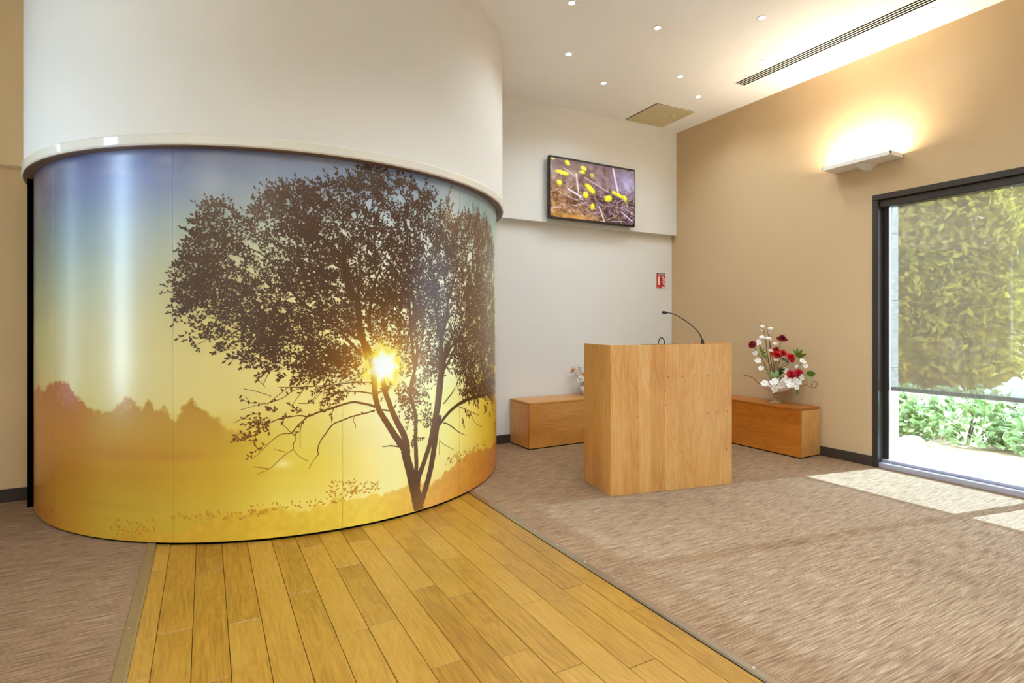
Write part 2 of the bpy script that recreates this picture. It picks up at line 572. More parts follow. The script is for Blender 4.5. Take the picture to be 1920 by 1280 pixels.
# baseboards
def baseboard(name, x0, x1, y0, y1):
    o = box(name, x0, x1, y0, y1, 0.004, 0.098, BASEM, bevel=0.003)
    tag(o, kind='structure')
baseboard('baseboard_back', XL, XR, YB - 0.014, YB)
baseboard('baseboard_right', XR - 0.014, XR, WY1 + 0.002, YB - 0.014)
baseboard('baseboard_left', XL, XL + 0.014, YF, YB - 0.014)

# ------------------------------------------------------------------ big window
win = empty('window_1', (XR, 0, 0), kind='structure')
tag(win, 'large dark framed floor to ceiling window in the tan wall')
FD = 0.115
mull = [2.784, 1.64, 0.44, -0.76, -1.96, WY0 + 0.06]
box('frame_head', -0.018, FD, WY0, WY1, WZ1 - 0.05, WZ1, FRAME, win, bevel=0.004)
box('frame_head_inner', 0.02, FD, WY0, WY1 - 0.045, WZ1 - 0.115, WZ1 - 0.05, FRAME, win, bevel=0.006)
box('frame_sill', 0.0, FD, WY0, WY1, 0.002, 0.05, FRAMEB, win, bevel=0.004)
box('sill_bead', 0.055, FD - 0.01, WY0, WY1 - 0.045, 0.05, 0.075, FRAMEB, win, bevel=0.004)
for i, y in enumerate(mull):
    if i == 0:
        box('frame_jamb', -0.018, FD, y - 0.048, y, 0.002, WZ1 - 0.05, FRAME, win, bevel=0.004)
        box('glazing_bead', 0.085, FD, y - 0.085, y - 0.048, 0.05, WZ1 - 0.115, FRAME, win, bevel=0.003)
    else:
        box('frame_mullion', 0.0, FD, y - 0.07, y, 0.05, WZ1 - 0.115, FRAME, win, bevel=0.004)
for i in range(len(mull) - 1):
    y1 = mull[i] - (0.06 if i == 0 else 0.07)
    y0 = mull[i + 1]
    box('pane', 0.090, 0.096, y0, y1, 0.07, WZ1 - 0.115, GLASS, win)

# outside screen blinds, one per bay, drawn down to knee height
BX = XR + 0.150
for i in range(len(mull) - 1):
    y1 = mull[i] - 0.075
    y0 = mull[i + 1] - 0.03
    bl = empty('screen_blind', (BX, (y0 + y1) / 2, 0.71))
    w = (y1 - y0) / 2
    drop = 0.0 if i < 3 else 1.32        # two unseen blinds drawn up to let more daylight into the room
    tag(bl, ['grey brown mesh screen blind outside the window, bay nearest the bench', 'mesh screen blind in second window bay from bench', 'mesh screen blind in third window bay from bench',
             'drawn up mesh screen blind in fourth window bay from bench', 'drawn up mesh screen blind in last window bay from bench'][i], 'blind', 'screen blinds outside the long window')
    mesh('fabric', [(0, -w, drop + 0.02), (0, w, drop + 0.02), (0, w, 1.70), (0, -w, 1.70)], [(0, 1, 2, 3)], FABRIC, bl)
    box('bottom_bar', -0.012, 0.012, -w, w, drop - 0.016, drop + 0.022, BARM, bl, bevel=0.004)
    box('head_box', -0.04, 0.05, -w, w, 1.68, 1.78, FRAME, bl, bevel=0.004)
    for s in (-1, 1):
        MB().tube([(0, s * (w - 0.004), -0.70), (0, s * (w - 0.004), 1.70)], 0.003, 6).build('guide_cable', SCREW, bl)

# stone pier outside, block courses with joints
pier = empty('stone_pier', (XR + 0.118, WY1 - 0.06, 0), label='pale stone block pier outside the window at its left edge', cat='pier')
zc = -0.1
for h in (0.38, 0.62, 0.62, 0.62, 0.62, 0.62):
    box('stone_block', 0.06, 0.19, 0.0, 0.6, zc + 0.003, zc + h - 0.003, STONE, pier, bevel=0.004)
    zc += h
tag(MB().box(0, 0.06, 0.0, 0.6, -0.1, 3.3).build('backing', STONE, pier))

# ------------------------------------------------------------------ drum: curved partition with mural
DC = (0.743, 5.366)
DR = 1.8535


def arc_pt(th, rad, z):
    a = math.radians(th)
    return (DC[0] + rad * math.sin(a), DC[1] - rad * math.cos(a), z)


def arc_solid(name, th0, th1, n, prof, mat, parent=None, smooth=True, kind=None, label=None):
    """closed profile [(radius, z)...] swept round the drum"""
    v, f = [], []
    k = len(prof)
    for i in range(n + 1):
        th = th0 + (th1 - th0) * i / n
        for r_, z in prof: v.append(arc_pt(th, r_, z))
    for i in range(n):
        for j in range(k):
            j2 = (j + 1) % k
            f.append((i * k + j, (i + 1) * k + j, (i + 1) * k + j2, i * k + j2))
    f.append(tuple(range(k)))
    f.append(tuple(n * k + j for j in range(k))[::-1])
    o = mesh(name, v, f, mat, parent, False)
    if smooth:
        bm = bmesh.new(); bm.from_mesh(o.data)
        for fc in bm.faces: fc.smooth = len(fc.verts) == 4
        for e in bm.edges:
            if len(e.link_faces) == 2 and e.calc_face_angle(0) > 0.6: e.smooth = False
        bm.to_mesh(o.data); bm.free()
    if kind: o['kind'] = kind
    if label: o['label'] = label
    return o


arc_solid('wall_drum', -96, 96, 128, [(1.70, 2.40), (DR + 0.055, 2.40), (DR + 0.055, ZC), (1.70, ZC)], DRUMW, kind='structure',
          label='white upper part of the curved drum wall above the mural')
arc_solid('trim_3', -95, 95, 128, [(DR + 0.012, 2.338), (DR + 0.060, 2.338), (DR + 0.068, 2.346), (DR + 0.068, 2.392), (DR + 0.060, 2.402), (DR + 0.012, 2.402)], GLOSSW,
          kind='structure', label='glossy cream rim around the drum above the mural')
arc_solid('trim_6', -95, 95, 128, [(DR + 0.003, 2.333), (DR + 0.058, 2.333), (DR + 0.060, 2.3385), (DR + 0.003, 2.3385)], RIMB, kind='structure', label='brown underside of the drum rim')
arc_solid('trim_4', -92, 92, 100, [(1.70, -0.01), (DR - 0.012, -0.01), (DR - 0.012, 0.03), (1.70, 0.03)], DARKGAP, kind='structure', label='dark shadow gap under the curved mural')
arc_solid('wall_drum_core', -92, 92, 100, [(1.70, 0.03), (DR - 0.02, 0.03), (DR - 0.02, 2.41), (1.70, 2.41)], DARKGAP, kind='structure', label='dark core behind the mural panels')
# dark post at the left end of the mural
for s, nm in ((-1, 'trim_5'),):
    arc_solid(nm, s * 82.5, s * 79.0, 2, [(DR - 0.03, 0.0), (DR + 0.034, 0.0), (DR + 0.034, 2.36), (DR - 0.03, 2.36)], DARKGAP, kind='structure', label='dark upright edge post at the end of the mural')

# traced layout of the printed tree on the drum face: (degrees round, metres up[, width])
BRANCHES = [[(17.52,0.006,0.0815),(16.41,0.161,0.0808),(14.97,0.316,0.0652),(13.74,0.457,0.0616)],[(14.54,0.366,0.0546),(13.92,0.446,0.0519),(12.56,0.51,0.0471),(10.59,0.604,0.0419),(9.0,0.684,0.0388),(7.77,0.753,0.0364),(7.02,0.866,0.0378),(6.72,1.005,0.0378),(5.68,1.135,0.0326),(5.09,1.19,0.0312)],[(14.33,0.387,0.0525),(14.26,0.473,0.0504),(13.57,0.553,0.0467),(11.56,0.675,0.0404),(10.11,0.784,0.0354),(9.0,0.889,0.033),(8.69,0.946,0.0291)],[(16.96,0.187,0.0349),(16.77,0.266,0.0323),(16.7,0.403,0.0327),(16.48,0.521,0.0305),(16.59,0.657,0.0283),(15.68,0.767,0.0277),(15.14,0.855,0.0252),(16.41,1.008,0.0259),(16.96,1.124,0.024),(16.59,1.183,0.0218)],[(16.96,0.157,0.0479),(17.33,0.243,0.0441),(19.06,0.36,0.0387),(20.46,0.461,0.0443),(21.49,0.576,0.0472),(22.78,0.722,0.0632),(23.44,0.872,0.0639),(24.11,0.993,0.0576),(25.51,1.114,0.0464),(26.47,1.175,0.0394)],[(17.71,0.034,0.0441),(18.47,0.097,0.0473),(20.26,0.243,0.0484),(21.49,0.396,0.0495),(22.34,0.532,0.0481),(23.22,0.65,0.0487)],[(23.22,0.579,0.0268),(25.99,0.648,0.0258),(30.13,0.704,0.026),(36.46,0.728,0.026),(43.35,0.718,0.0255),(46.88,0.763,0.017),(49.06,0.792,0.0127)],[(24.57,0.726,0.01),(27.98,0.807,0.0095),(28.51,0.837,0.0069)],[(24.57,0.588,0.0088),(25.99,0.574,0.009),(27.98,0.535,0.0082),(30.13,0.492,0.0058),(32.78,0.455,0.0031)],[(30.13,0.683,0.0058),(35.05,0.624,0.005),(39.6,0.574,0.0039)],[(35.05,0.624,0.005),(37.2,0.53,0.0036),(41.38,0.473,0.0042)],[(23.22,0.477,0.0036),(24.34,0.44,0.0038),(25.99,0.41,0.0026),(27.98,0.377,0.0014)],[(23.22,0.467,0.0036),(23.22,0.365,0.0024)],[(12.72,0.476,0.0092),(10.59,0.495,0.008),(8.69,0.495,0.0039)],[(7.77,0.744,0.0115),(10.11,0.73,0.0118)],[(7.45,0.76,0.0171),(5.52,0.783,0.0144),(2.74,0.805,0.0128),(0.07,0.791,0.0113),(-2.51,0.768,0.0113),(-4.19,0.755,0.01),(-5.85,0.735,0.0098),(-7.48,0.744,0.0065),(-10.7,0.731,0.0069),(-12.28,0.714,0.0048)],[(-6.01,0.73,0.0083),(-7.48,0.688,0.0071),(-8.78,0.641,0.007),(-9.74,0.64,0.0048),(-11.01,0.629,0.0043),(-12.28,0.598,0.0037),(-13.39,0.562,0.0032),(-14.81,0.515,0.0027),(-15.75,0.495,0.0021)],[(-8.78,0.641,0.0054),(-7.97,0.608,0.0049),(-8.45,0.573,0.0043),(-8.53,0.54,0.0043),(-9.74,0.515,0.0037),(-11.33,0.469,0.0032),(-12.6,0.433,0.0026),(-14.65,0.405,0.0021)],[(-8.45,0.54,0.0032),(-7.48,0.498,0.0027),(-5.85,0.46,0.0022)],[(-6.75,0.709,0.0044),(-7.24,0.649,0.0038),(-7.24,0.548,0.0027)],[(-10.7,0.7,0.0037),(-9.74,0.676,0.0037),(-8.94,0.644,0.0037)],[(7.06,0.743,0.0092),(5.14,0.728,0.0084),(2.74,0.717,0.0082),(0.42,0.695,0.008),(-1.32,0.674,0.0079),(-2.51,0.625,0.0073),(-3.69,0.572,0.0067),(-4.11,0.522,0.0061),(-3.99,0.496,0.0055),(-4.86,0.462,0.0033),(-5.69,0.414,0.0028)],[(2.92,0.714,0.0041),(2.65,0.685,0.0035),(3.07,0.661,0.0035),(3.01,0.638,0.003)],[(6.48,0.924,0.0055),(1.84,0.929,0.0058),(-0.8,0.922,0.0057),(-4.19,0.919,0.0055),(-7.16,0.917,0.0049),(-11.01,0.921,0.0032)],[(-6.51,0.917,0.0044),(-8.45,0.897,0.0043),(-10.06,0.86,0.0037),(-11.97,0.835,0.0032),(-14.81,0.816,0.0021),(-17.64,0.792,0.0016)],[(-9.42,0.918,0.0037),(-11.49,0.862,0.0037),(-13.39,0.809,0.0032)],[(5.14,0.997,0.0042),(2.92,0.954,0.0041),(-0.8,0.925,0.0034)],[(4.21,1.04,0.0065),(1.84,1.04,0.0064),(-1.14,1.04,0.0046),(-3.86,1.043,0.0033)],[(0.6,1.033,0.004),(-3.19,1.003,0.0039),(-5.85,0.944,0.0033),(-7.48,0.862,0.0022)],[(-11.17,1.099,0.0043),(-12.6,1.018,0.0037),(-13.71,0.936,0.0021)],[(-1.14,1.035,0.0034),(-2.34,0.956,0.0028),(-5.03,0.835,0.0028),(-5.36,0.813,0.0022)],[(2.56,1.112,0.0053),(-0.8,1.08,0.0045),(-4.19,1.055,0.0033)],[(-0.97,0.782,0.0045),(-1.57,0.737,0.004),(-1.49,0.685,0.0028)],[(-14.18,0.772,0.0032),(-16.06,0.758,0.0032),(-17.01,0.742,0.0032),(-18.58,0.717,0.0026)],[(-13.23,0.828,0.0021),(-15.91,0.834,0.0021),(-17.79,0.863,0.0016)],[(-12.28,0.868,0.0021),(-14.96,0.901,0.0016),(-17.01,0.917,0.0016)],[(-15.91,0.834,0.0021),(-16.69,0.867,0.0016)],[(-2.51,0.956,0.0023),(-3.36,0.81,0.0022),(-3.69,0.776,0.0017)],[(-5.52,0.943,0.0027),(-8.45,0.819,0.0021),(-8.29,0.768,0.0016)],[(-13.39,0.925,0.0016),(-14.96,0.986,0.0016)],[(-9.1,0.914,0.0021),(-8.45,1.003,0.0021)],[(-3.19,0.889,0.0028),(-5.36,0.819,0.0022),(-7.48,0.817,0.0022)],[(6.48,0.852,0.0098),(3.65,0.87,0.0071),(0.07,0.877,0.0051)],[(-8.61,0.646,0.0027),(-7.16,0.643,0.0022)],[(-11.81,0.547,0.0016),(-9.74,0.526,0.0021)],[(-12.6,0.433,0.0021),(-15.44,0.45,0.0016)],[(5.61,1.074,0.0427),(4.5,1.215,0.0407),(3.84,1.319,0.0387),(3.41,1.457,0.0392),(1.69,1.538,0.034),(1.06,1.661,0.0258),(0.85,1.798,0.0204),(0.44,1.865,0.0176)],[(6.06,1.249,0.0285),(5.83,1.347,0.0242),(6.51,1.488,0.0216),(7.43,1.602,0.0161),(8.36,1.675,0.0119)],[(16.27,0.986,0.028),(15.44,1.209,0.0244),(15.03,1.394,0.0209),(14.76,1.467,0.0193),(13.31,1.554,0.0188),(11.27,1.666,0.0153),(10.04,1.721,0.0105)],[(14.9,1.438,0.0146),(14.76,1.585,0.0145),(14.1,1.628,0.0112),(11.77,1.682,0.007)],[(15.44,1.394,0.013),(17.41,1.485,0.0118),(17.98,1.546,0.0093),(18.57,1.66,0.0069)],[(23.66,0.971,0.0493),(24.0,1.204,0.0417),(25.78,1.361,0.0335),(26.15,1.48,0.0219),(28.47,1.643,0.0148),(30.12,1.81,0.0088)],[(24.0,1.204,0.0285),(22.31,1.383,0.0221),(21.99,1.506,0.0182),(23.32,1.593,0.0131)],[(4.5,1.103,0.0224),(2.12,1.181,0.0193),(0.44,1.243,0.0149),(-1.0,1.271,0.0093)],[(4.5,1.194,0.0154),(2.12,1.236,0.0138),(0.44,1.264,0.0109)],[(25.06,1.046,0.0252),(28.47,1.161,0.0191),(33.79,1.173,0.0121)],[(24.7,0.969,0.0232),(27.67,1.082,0.0165),(30.99,1.241,0.0112),(36.97,1.357,0.0081)],[(3.41,1.444,0.0098),(3.41,1.582,0.0098),(2.97,1.692,0.007)],[(11.77,1.551,0.0062),(8.84,1.519,0.0045)],[(14.63,1.438,0.0048),(11.77,1.479,0.0039),(10.77,1.492,0.003)],[(7.43,1.602,0.0088),(6.06,1.705,0.0071),(3.84,1.791,0.0055)],[(11.27,1.666,0.0092),(13.31,1.773,0.0078),(14.36,1.864,0.0056)],[(1.06,1.661,0.0095),(-1.0,1.712,0.0067),(-3.62,1.775,0.0052)],[(0.85,1.257,0.0206),(-3.22,1.345,0.0184),(-6.55,1.424,0.018),(-9.04,1.515,0.0167),(-10.55,1.593,0.0139),(-11.31,1.658,0.0101),(-14.67,1.732,0.0063),(-17.27,1.775,0.0044)],[(-6.55,1.424,0.009),(-10.93,1.442,0.0057),(-15.6,1.486,0.0056),(-18.38,1.523,0.0037)],[(-9.99,1.554,0.0082),(-12.8,1.591,0.0057),(-15.6,1.641,0.0044)],[(-3.22,1.332,0.0118),(-10.93,1.344,0.0076),(-16.52,1.369,0.0063),(-20.99,1.388,0.005),(-25.92,1.413,0.0038),(-28.85,1.387,0.0026)],[(-10.93,1.337,0.0057),(-16.52,1.279,0.005),(-20.24,1.317,0.0037),(-23.06,1.343,0.0025)],[(-22.49,1.234,0.0031),(-24.01,1.199,0.0031),(-26.11,1.171,0.0025)],[(-11.31,1.658,0.0063),(-12.8,1.76,0.005),(-13.55,1.837,0.0037)],[(-6.55,1.424,0.0077),(-6.17,1.551,0.0064),(-7.13,1.682,0.0051),(-8.09,1.807,0.0045)],[(-20.99,1.388,0.0037),(-23.63,1.471,0.0031),(-26.69,1.47,0.0025)],[(-14.67,1.473,0.0044),(-20.24,1.561,0.0037),(-25.92,1.592,0.0025)],[(27.99,1.982,0.0077),(26.33,2.131,0.0061),(26.1,2.227,0.0049),(26.8,2.28,0.0037)],[(27.99,2.022,0.0064),(30.0,2.132,0.0054),(29.74,2.18,0.004)]]
CANOPY = [(-27.44,1.639),(-24.87,1.828),(-22.72,2.002),(-20.6,2.035),(-18.58,1.99),(-16.75,1.945),(-14.92,1.979),(-13.09,2.046),(-8.92,2.117),(-3.68,2.146),(0.31,2.194),(5.61,2.258),(8.09,2.288),(10.81,2.25),(16.64,2.228),(21.84,2.179),(25.2,2.048),(27.99,2.022),(31.07,2.097),(37.25,2.153),(44.84,2.11),(51.47,1.939),(53.1,0.683),(40.31,0.712),(30.0,0.792),(27.03,0.979),(19.53,0.882),(15.28,0.747),(12.05,0.829),(6.72,0.981),(0.31,1.024),(-7.51,1.0),(-11.25,1.02),(-14.92,1.109),(-18.58,1.151),(-22.26,1.246),(-25.06,1.325),(-27.44,1.388),(-27.92,1.513)]
CLUMPS = [([(-15.1,0.768),(-11.25,0.795),(-7.51,0.756),(-9.39,0.711),(-13.09,0.685),(-15.84,0.578),(-17.48,0.628)],0.55),([(12.05,0.829),(19.53,0.956),(20.28,0.617),(15.96,0.489),(13.31,0.645)],0.45),([(-29.28,1.419),(-27.44,1.451),(-24.59,1.388),(-26.01,1.357)],0.8),([(-27.44,1.287),(-24.59,1.325),(-23.19,1.231),(-26.48,1.2)],0.5),([(-3.68,1.128),(5.61,1.017),(5.61,0.845),(0.31,0.84),(-4.65,0.931),(-9.39,1.002)],0.35),([(27.6,0.781),(52.25,0.779),(54.05,0.396),(40.31,0.605),(32.19,0.561)],0.16),([(-7.98,0.822),(-6.09,0.819),(-5.13,0.718),(-7.51,0.74)],0.5),([(25.2,2.28),(27.6,2.315),(29.18,2.048),(24.68,2.045)],0.25),([(-15.84,0.578),(-13.09,0.595),(-13.55,0.526),(-16.75,0.5)],0.4),([(-2.7,0.928),(2.38,0.92),(2.38,0.835),(-1.7,0.827)],0.6)]
TREELINE = [(-75.14,0.85),(-68.65,0.898),(-66.09,0.843),(-62.24,0.917),(-57.58,0.964),(-55.49,0.919),(-53.33,0.932),(-51.59,0.863),(-49.08,0.863),(-47.38,0.804),(-46.36,0.759),(-45.38,0.789),(-43.49,0.764),(-41.69,0.807),(-40.65,0.845),(-38.64,0.861),(-36.71,0.826),(-35.46,0.817),(-33.93,0.868),(-32.44,0.81),(-30.98,0.819),(-29.84,0.774),(-28.99,0.747),(-27.87,0.801),(-26.07,0.874),(-24.3,0.828),(-22.68,0.772),(-21.34,0.717),(-20.01,0.689),(-18.58,0.683)]
BUSHLINE = [(-76.55,0.068),(-66.09,0.111),(-61.43,0.081),(-57.26,0.075),(-52.32,0.034),(-49.08,0.011),(-46.16,0.005),(-41.34,0.03),(-37.99,0.075),(-34.84,0.107),(-31.86,0.079),(-28.42,0.08),(-27.31,0.112),(-24.84,0.138),(-22.41,0.158),(-19.75,0.182),(-16.3,0.178),(-12.49,0.206),(-6.96,0.173),(-2.95,0.185),(0.02,0.205),(5.02,0.189),(6.27,0.202),(11.56,0.193),(14.26,0.224),(15.5,0.216),(20.66,0.181),(24.11,0.217),(26.97,0.248),(30.7,0.297),(33.73,0.308),(39.6,0.302),(48.29,0.259)]

# ------------------------------------------------------------------ the mural print (surface coordinates: degrees round the drum, metres up)
def vnoise(x, y, seed=0):
    """value noise on arrays"""
    xi = np.floor(x).astype(np.int64); yi = np.floor(y).astype(np.int64)
    xf = x - xi; yf = y - yi
    xf = xf * xf * (3 - 2 * xf); yf = yf * yf * (3 - 2 * yf)

    def h(a, b):
        n = (a * 374761393 + b * 668265263 + seed * 1442695) & 0x7fffffff
        n = ((n ^ (n >> 13)) * 1274126177) & 0x7fffffff
        return ((n ^ (n >> 16)) & 0xffff) / 65535.0
    return (h(xi, yi) * (1 - xf) + h(xi + 1, yi) * xf) * (1 - yf) + (h(xi, yi + 1) * (1 - xf) + h(xi + 1, yi + 1) * xf) * yf


def fbm(x, y, oct=4, seed=0):
    s = 0; a = 0.5; t = 0
    for i in range(oct):
        s = s + a * vnoise(x * 2 ** i, y * 2 ** i, seed + i); t += a; a *= 0.5
    return s / t


TN = np.array([-86, -65, -50, -37, -20, -5, 10, 25, 45, 62, 86.0])
ZN = np.array([0, .2, .4, .6, .8, 1.0, 1.3, 1.6, 1.9, 2.15, 2.42])
SKYT = np.array([
 # z=0
 [(186,120,30),(196,140,40),(206,165,50),(212,182,60),(216,186,62),(222,196,74),(226,196,80),(222,176,70),(206,140,40),(190,110,20),(180,100,20)],
 # .2
 [(182,112,30),(192,138,44),(198,160,52),(208,180,62),(218,194,72),(230,210,104),(240,224,150),(238,214,130),(226,186,60),(210,160,40),(200,140,30)],
 # .4
 [(176,106,28),(184,122,38),(190,140,44),(194,146,46),(208,174,52),(220,196,76),(238,222,150),(244,226,140),(228,192,50),(214,172,44),(200,150,30)],
 # .6
 [(180,112,32),(188,126,40),(194,144,50),(196,148,50),(212,180,60),(224,204,96),(240,228,168),(246,232,150),(226,192,56),(212,172,46),(200,150,30)],
 # .8
 [(186,150,84),(196,164,90),(206,184,112),(212,192,118),(218,196,112),(230,210,120),(250,240,190),(250,236,160),(226,196,80),(206,172,60),(196,150,50)],
 # 1.0
 [(170,152,98),(186,166,104),(204,186,128),(212,194,128),(220,198,118),(240,220,140),(255,250,220),(255,246,200),(240,216,130),(206,180,90),(190,160,80)],
 # 1.3
 [(150,140,92),(168,156,100),(196,184,138),(206,190,132),(220,198,118),(246,228,150),(255,244,190),(255,244,200),(246,228,160),(210,190,120),(190,170,110)],
 # 1.6
 [(110,118,98),(126,134,108),(168,174,150),(190,186,150),(212,200,144),(244,234,186),(252,244,206),(252,246,214),(242,234,190),(206,200,150),(190,184,140)],
 # 1.9
 [(86,94,96),(92,110,108),(136,152,158),(166,174,172),(182,190,168),(212,218,200),(232,234,222),(238,238,226),(226,230,206),(196,206,176),(180,190,160)],
 # 2.15
 [(88,80,90),(82,84,108),(108,118,156),(134,144,184),(140,152,172),(156,168,182),(168,182,194),(176,194,196),(178,200,188),(176,200,182),(160,180,170)],
 # 2.42
 [(70,62,72),(66,62,84),(84,84,128),(96,98,146),(104,108,142),(118,124,160),(128,138,176),(136,154,180),(144,172,178),(150,180,176),(140,160,160)],
], dtype=float)
SUN_TH, SUN_Z = 9.0, 1.026


def table(th, z):
    ti = np.clip(np.searchsorted(TN, th, side='right') - 1, 0, len(TN) - 2)
    zi = np.clip(np.searchsorted(ZN, z, side='right') - 1, 0, len(ZN) - 2)
    a = np.clip((th - TN[ti]) / (TN[ti + 1] - TN[ti]), 0, 1)[..., None]
    b = np.clip((z - ZN[zi]) / (ZN[zi + 1] - ZN[zi]), 0, 1)[..., None]
    a = a * a * (3 - 2 * a) * 0.5 + a * 0.5
    return (SKYT[zi, ti] * (1 - a) + SKYT[zi, ti + 1] * a) * (1 - b) + (SKYT[zi + 1, ti] * (1 - a) + SKYT[zi + 1, ti + 1] * a) * b


def mixc(c, d, k):
    k = np.clip(k, 0, 1)[..., None]
    return c * (1 - k) + np.asarray(d, dtype=float) * k


def sun_glow(c, th, z, ink=False):
    s = np.radians(th - SUN_TH) * DR
    d = np.hypot(s, z - SUN_Z)
    ang = np.arctan2(z - SUN_Z, s)
    ray = 0.5 + 0.5 * np.cos(ang * 7 + 0.6)
    rr = 0.100 * (0.86 + 0.30 * ray ** 3)
    c = mixc(c, (250, 190, 30), 0.60 * np.exp(-(d / 0.17) ** 2))
    c = mixc(c, (255, 226, 50), 0.95 * np.exp(-(d / (rr * 1.35)) ** 4))
    c = mixc(c, (255, 255, 250), 1.0 * np.exp(-(d / rr) ** 6))
    if ink:
        # flare that veils the branches to the right of the sun
        f = np.exp(-((s - 0.26) / 0.22) ** 2 - ((z - 0.85) / 0.42) ** 2)
        c = mixc(c, (226, 190, 150), 0.34 * f)
    return c


def background(th, z):
    s = np.radians(th) * DR
    c = table(th, z)
    c = c + (fbm(s * 1.2, z * 5, 3, 5)[..., None] - 0.5) * np.array([10, 8, 6])
    # soft cloud wisps near the top
    cl = np.clip(fbm(s * 3 + 9, z * 9, 4, 21) * 2 - 1.05, 0, 1) * np.clip((z - 2.0) * 4, 0, 1) * (th < 5)
    c = mixc(c, (206, 200, 200), cl * 0.5)
    # misty far trees
    tz = np.interp(th, [p[0] for p in TREELINE], [p[1] for p in TREELINE])
    tz = tz + (fbm(s * 16, z * 16, 4, 31) - 0.5) * 0.085 + (fbm(s * 60, z * 60, 2, 37) - 0.5) * 0.03
    tz = np.where(th > -18, 0.69 - (th + 18) * 0.02, tz)
    k = np.clip((tz - z) / 0.018, 0, 1)
    fade = np.clip((z - 0.52) / 0.34, 0, 1)
    tc = np.zeros_like(c)
    f1 = np.clip((-th - 44) / 8, 0, 1)[..., None]
    tc[:] = np.array((176, 124, 26.0)) * (1 - f1) + np.array((164, 84, 8.0)) * f1
    holes = np.clip((fbm(s * 40, z * 40, 3, 41) - 0.62) * 6, 0, 1) * np.clip((z - 0.72) * 8, 0, 1)
    kk = (k * (0.35 + 0.65 * fade) * (1 - 0.6 * holes) * np.clip((-12 - th) / 10, 0, 1))[..., None]
    c = c * (1 - kk) + tc * kk
    # brown mist streak across the field
    st = np.exp(-((z - 0.545 - 0.02 * np.sin(th * 0.05)) / 0.035) ** 2) * np.clip((-16 - th) / 14, 0, 1)
    c = mixc(c, (176, 112, 34), 0.38 * st)
    st = np.exp(-((z - 0.215) / 0.03) ** 2) * np.clip((-26 - th) / 12, 0, 1)
    c = mixc(c, (176, 122, 40), 0.25 * st)
    # lens ghost
    g = np.exp(-((s - math.radians(-10.3) * DR) / 0.045) ** 2 - ((z - 0.455) / 0.025) ** 2)
    c = mixc(c, (246, 236, 190), 0.55 * g)
    # low bushes along the foot
    bz = np.interp(th, [p[0] for p in BUSHLINE], [p[1] for p in BUSHLINE])
    bz = bz + (fbm(s * 22, z * 22, 4, 51) - 0.5) * 0.06
    k = np.clip((bz - z) / 0.014, 0, 1)
    bc = np.zeros_like(c)
    for i in range(3):
        bc[..., i] = np.interp(th, [-75, -50, -30, -10, 5, 15, 22, 35, 50], [(168, 190, 206, 214, 220, 214, 206, 196, 186)[j] for j in range(9)] if i == 0 else
                               ([(88, 130, 158, 172, 186, 160, 142, 122, 100)[j] for j in range(9)] if i == 1 else [(14, 30, 46, 46, 62, 60, 54, 34, 16)[j] for j in range(9)]))
    tex = (fbm(s * 30, z * 30, 3, 61) - 0.5)[..., None] * np.array([26, 24, 14])
    kk = (k * (0.72 + 0.1 * np.abs(th) / 86))[..., None]
    c = c * (1 - kk) + (bc + tex) * kk
    c = sun_glow(c, th, z)
    return np.clip(c, 0, 255)


def ink(th, z, base=(80, 52, 30)):
    """colour of the tree print, warmer towards the printed sun"""
    s = np.radians(th - SUN_TH) * DR
    d = np.hypot(s, z - SUN_Z)
    c = np.zeros(th.shape + (3,)) + np.array(base, dtype=float)
    low = np.clip((1.10 - z) / 0.55, 0, 1) * np.clip((14 - th) / 20, 0.15, 1)
    c = mixc(c, (146, 82, 18), low * 0.85)
    c = mixc(c, (198, 120, 22), 0.85 * np.exp(-(d / 0.34) ** 2))
    c = mixc(c, (150, 122, 92), np.clip((th - 22) / 36, 0, 0.6) * np.clip((z - 0.7) / 0.4, 0, 1))  # haze of reflected room light on the right, mixed into the ink colour
    foot = np.clip((0.22 - z) / 0.2, 0, 1)
    c = mixc(c, (190, 128, 40), foot * 0.45)
    return np.clip(sun_glow(c, th, z, True), 0, 255)


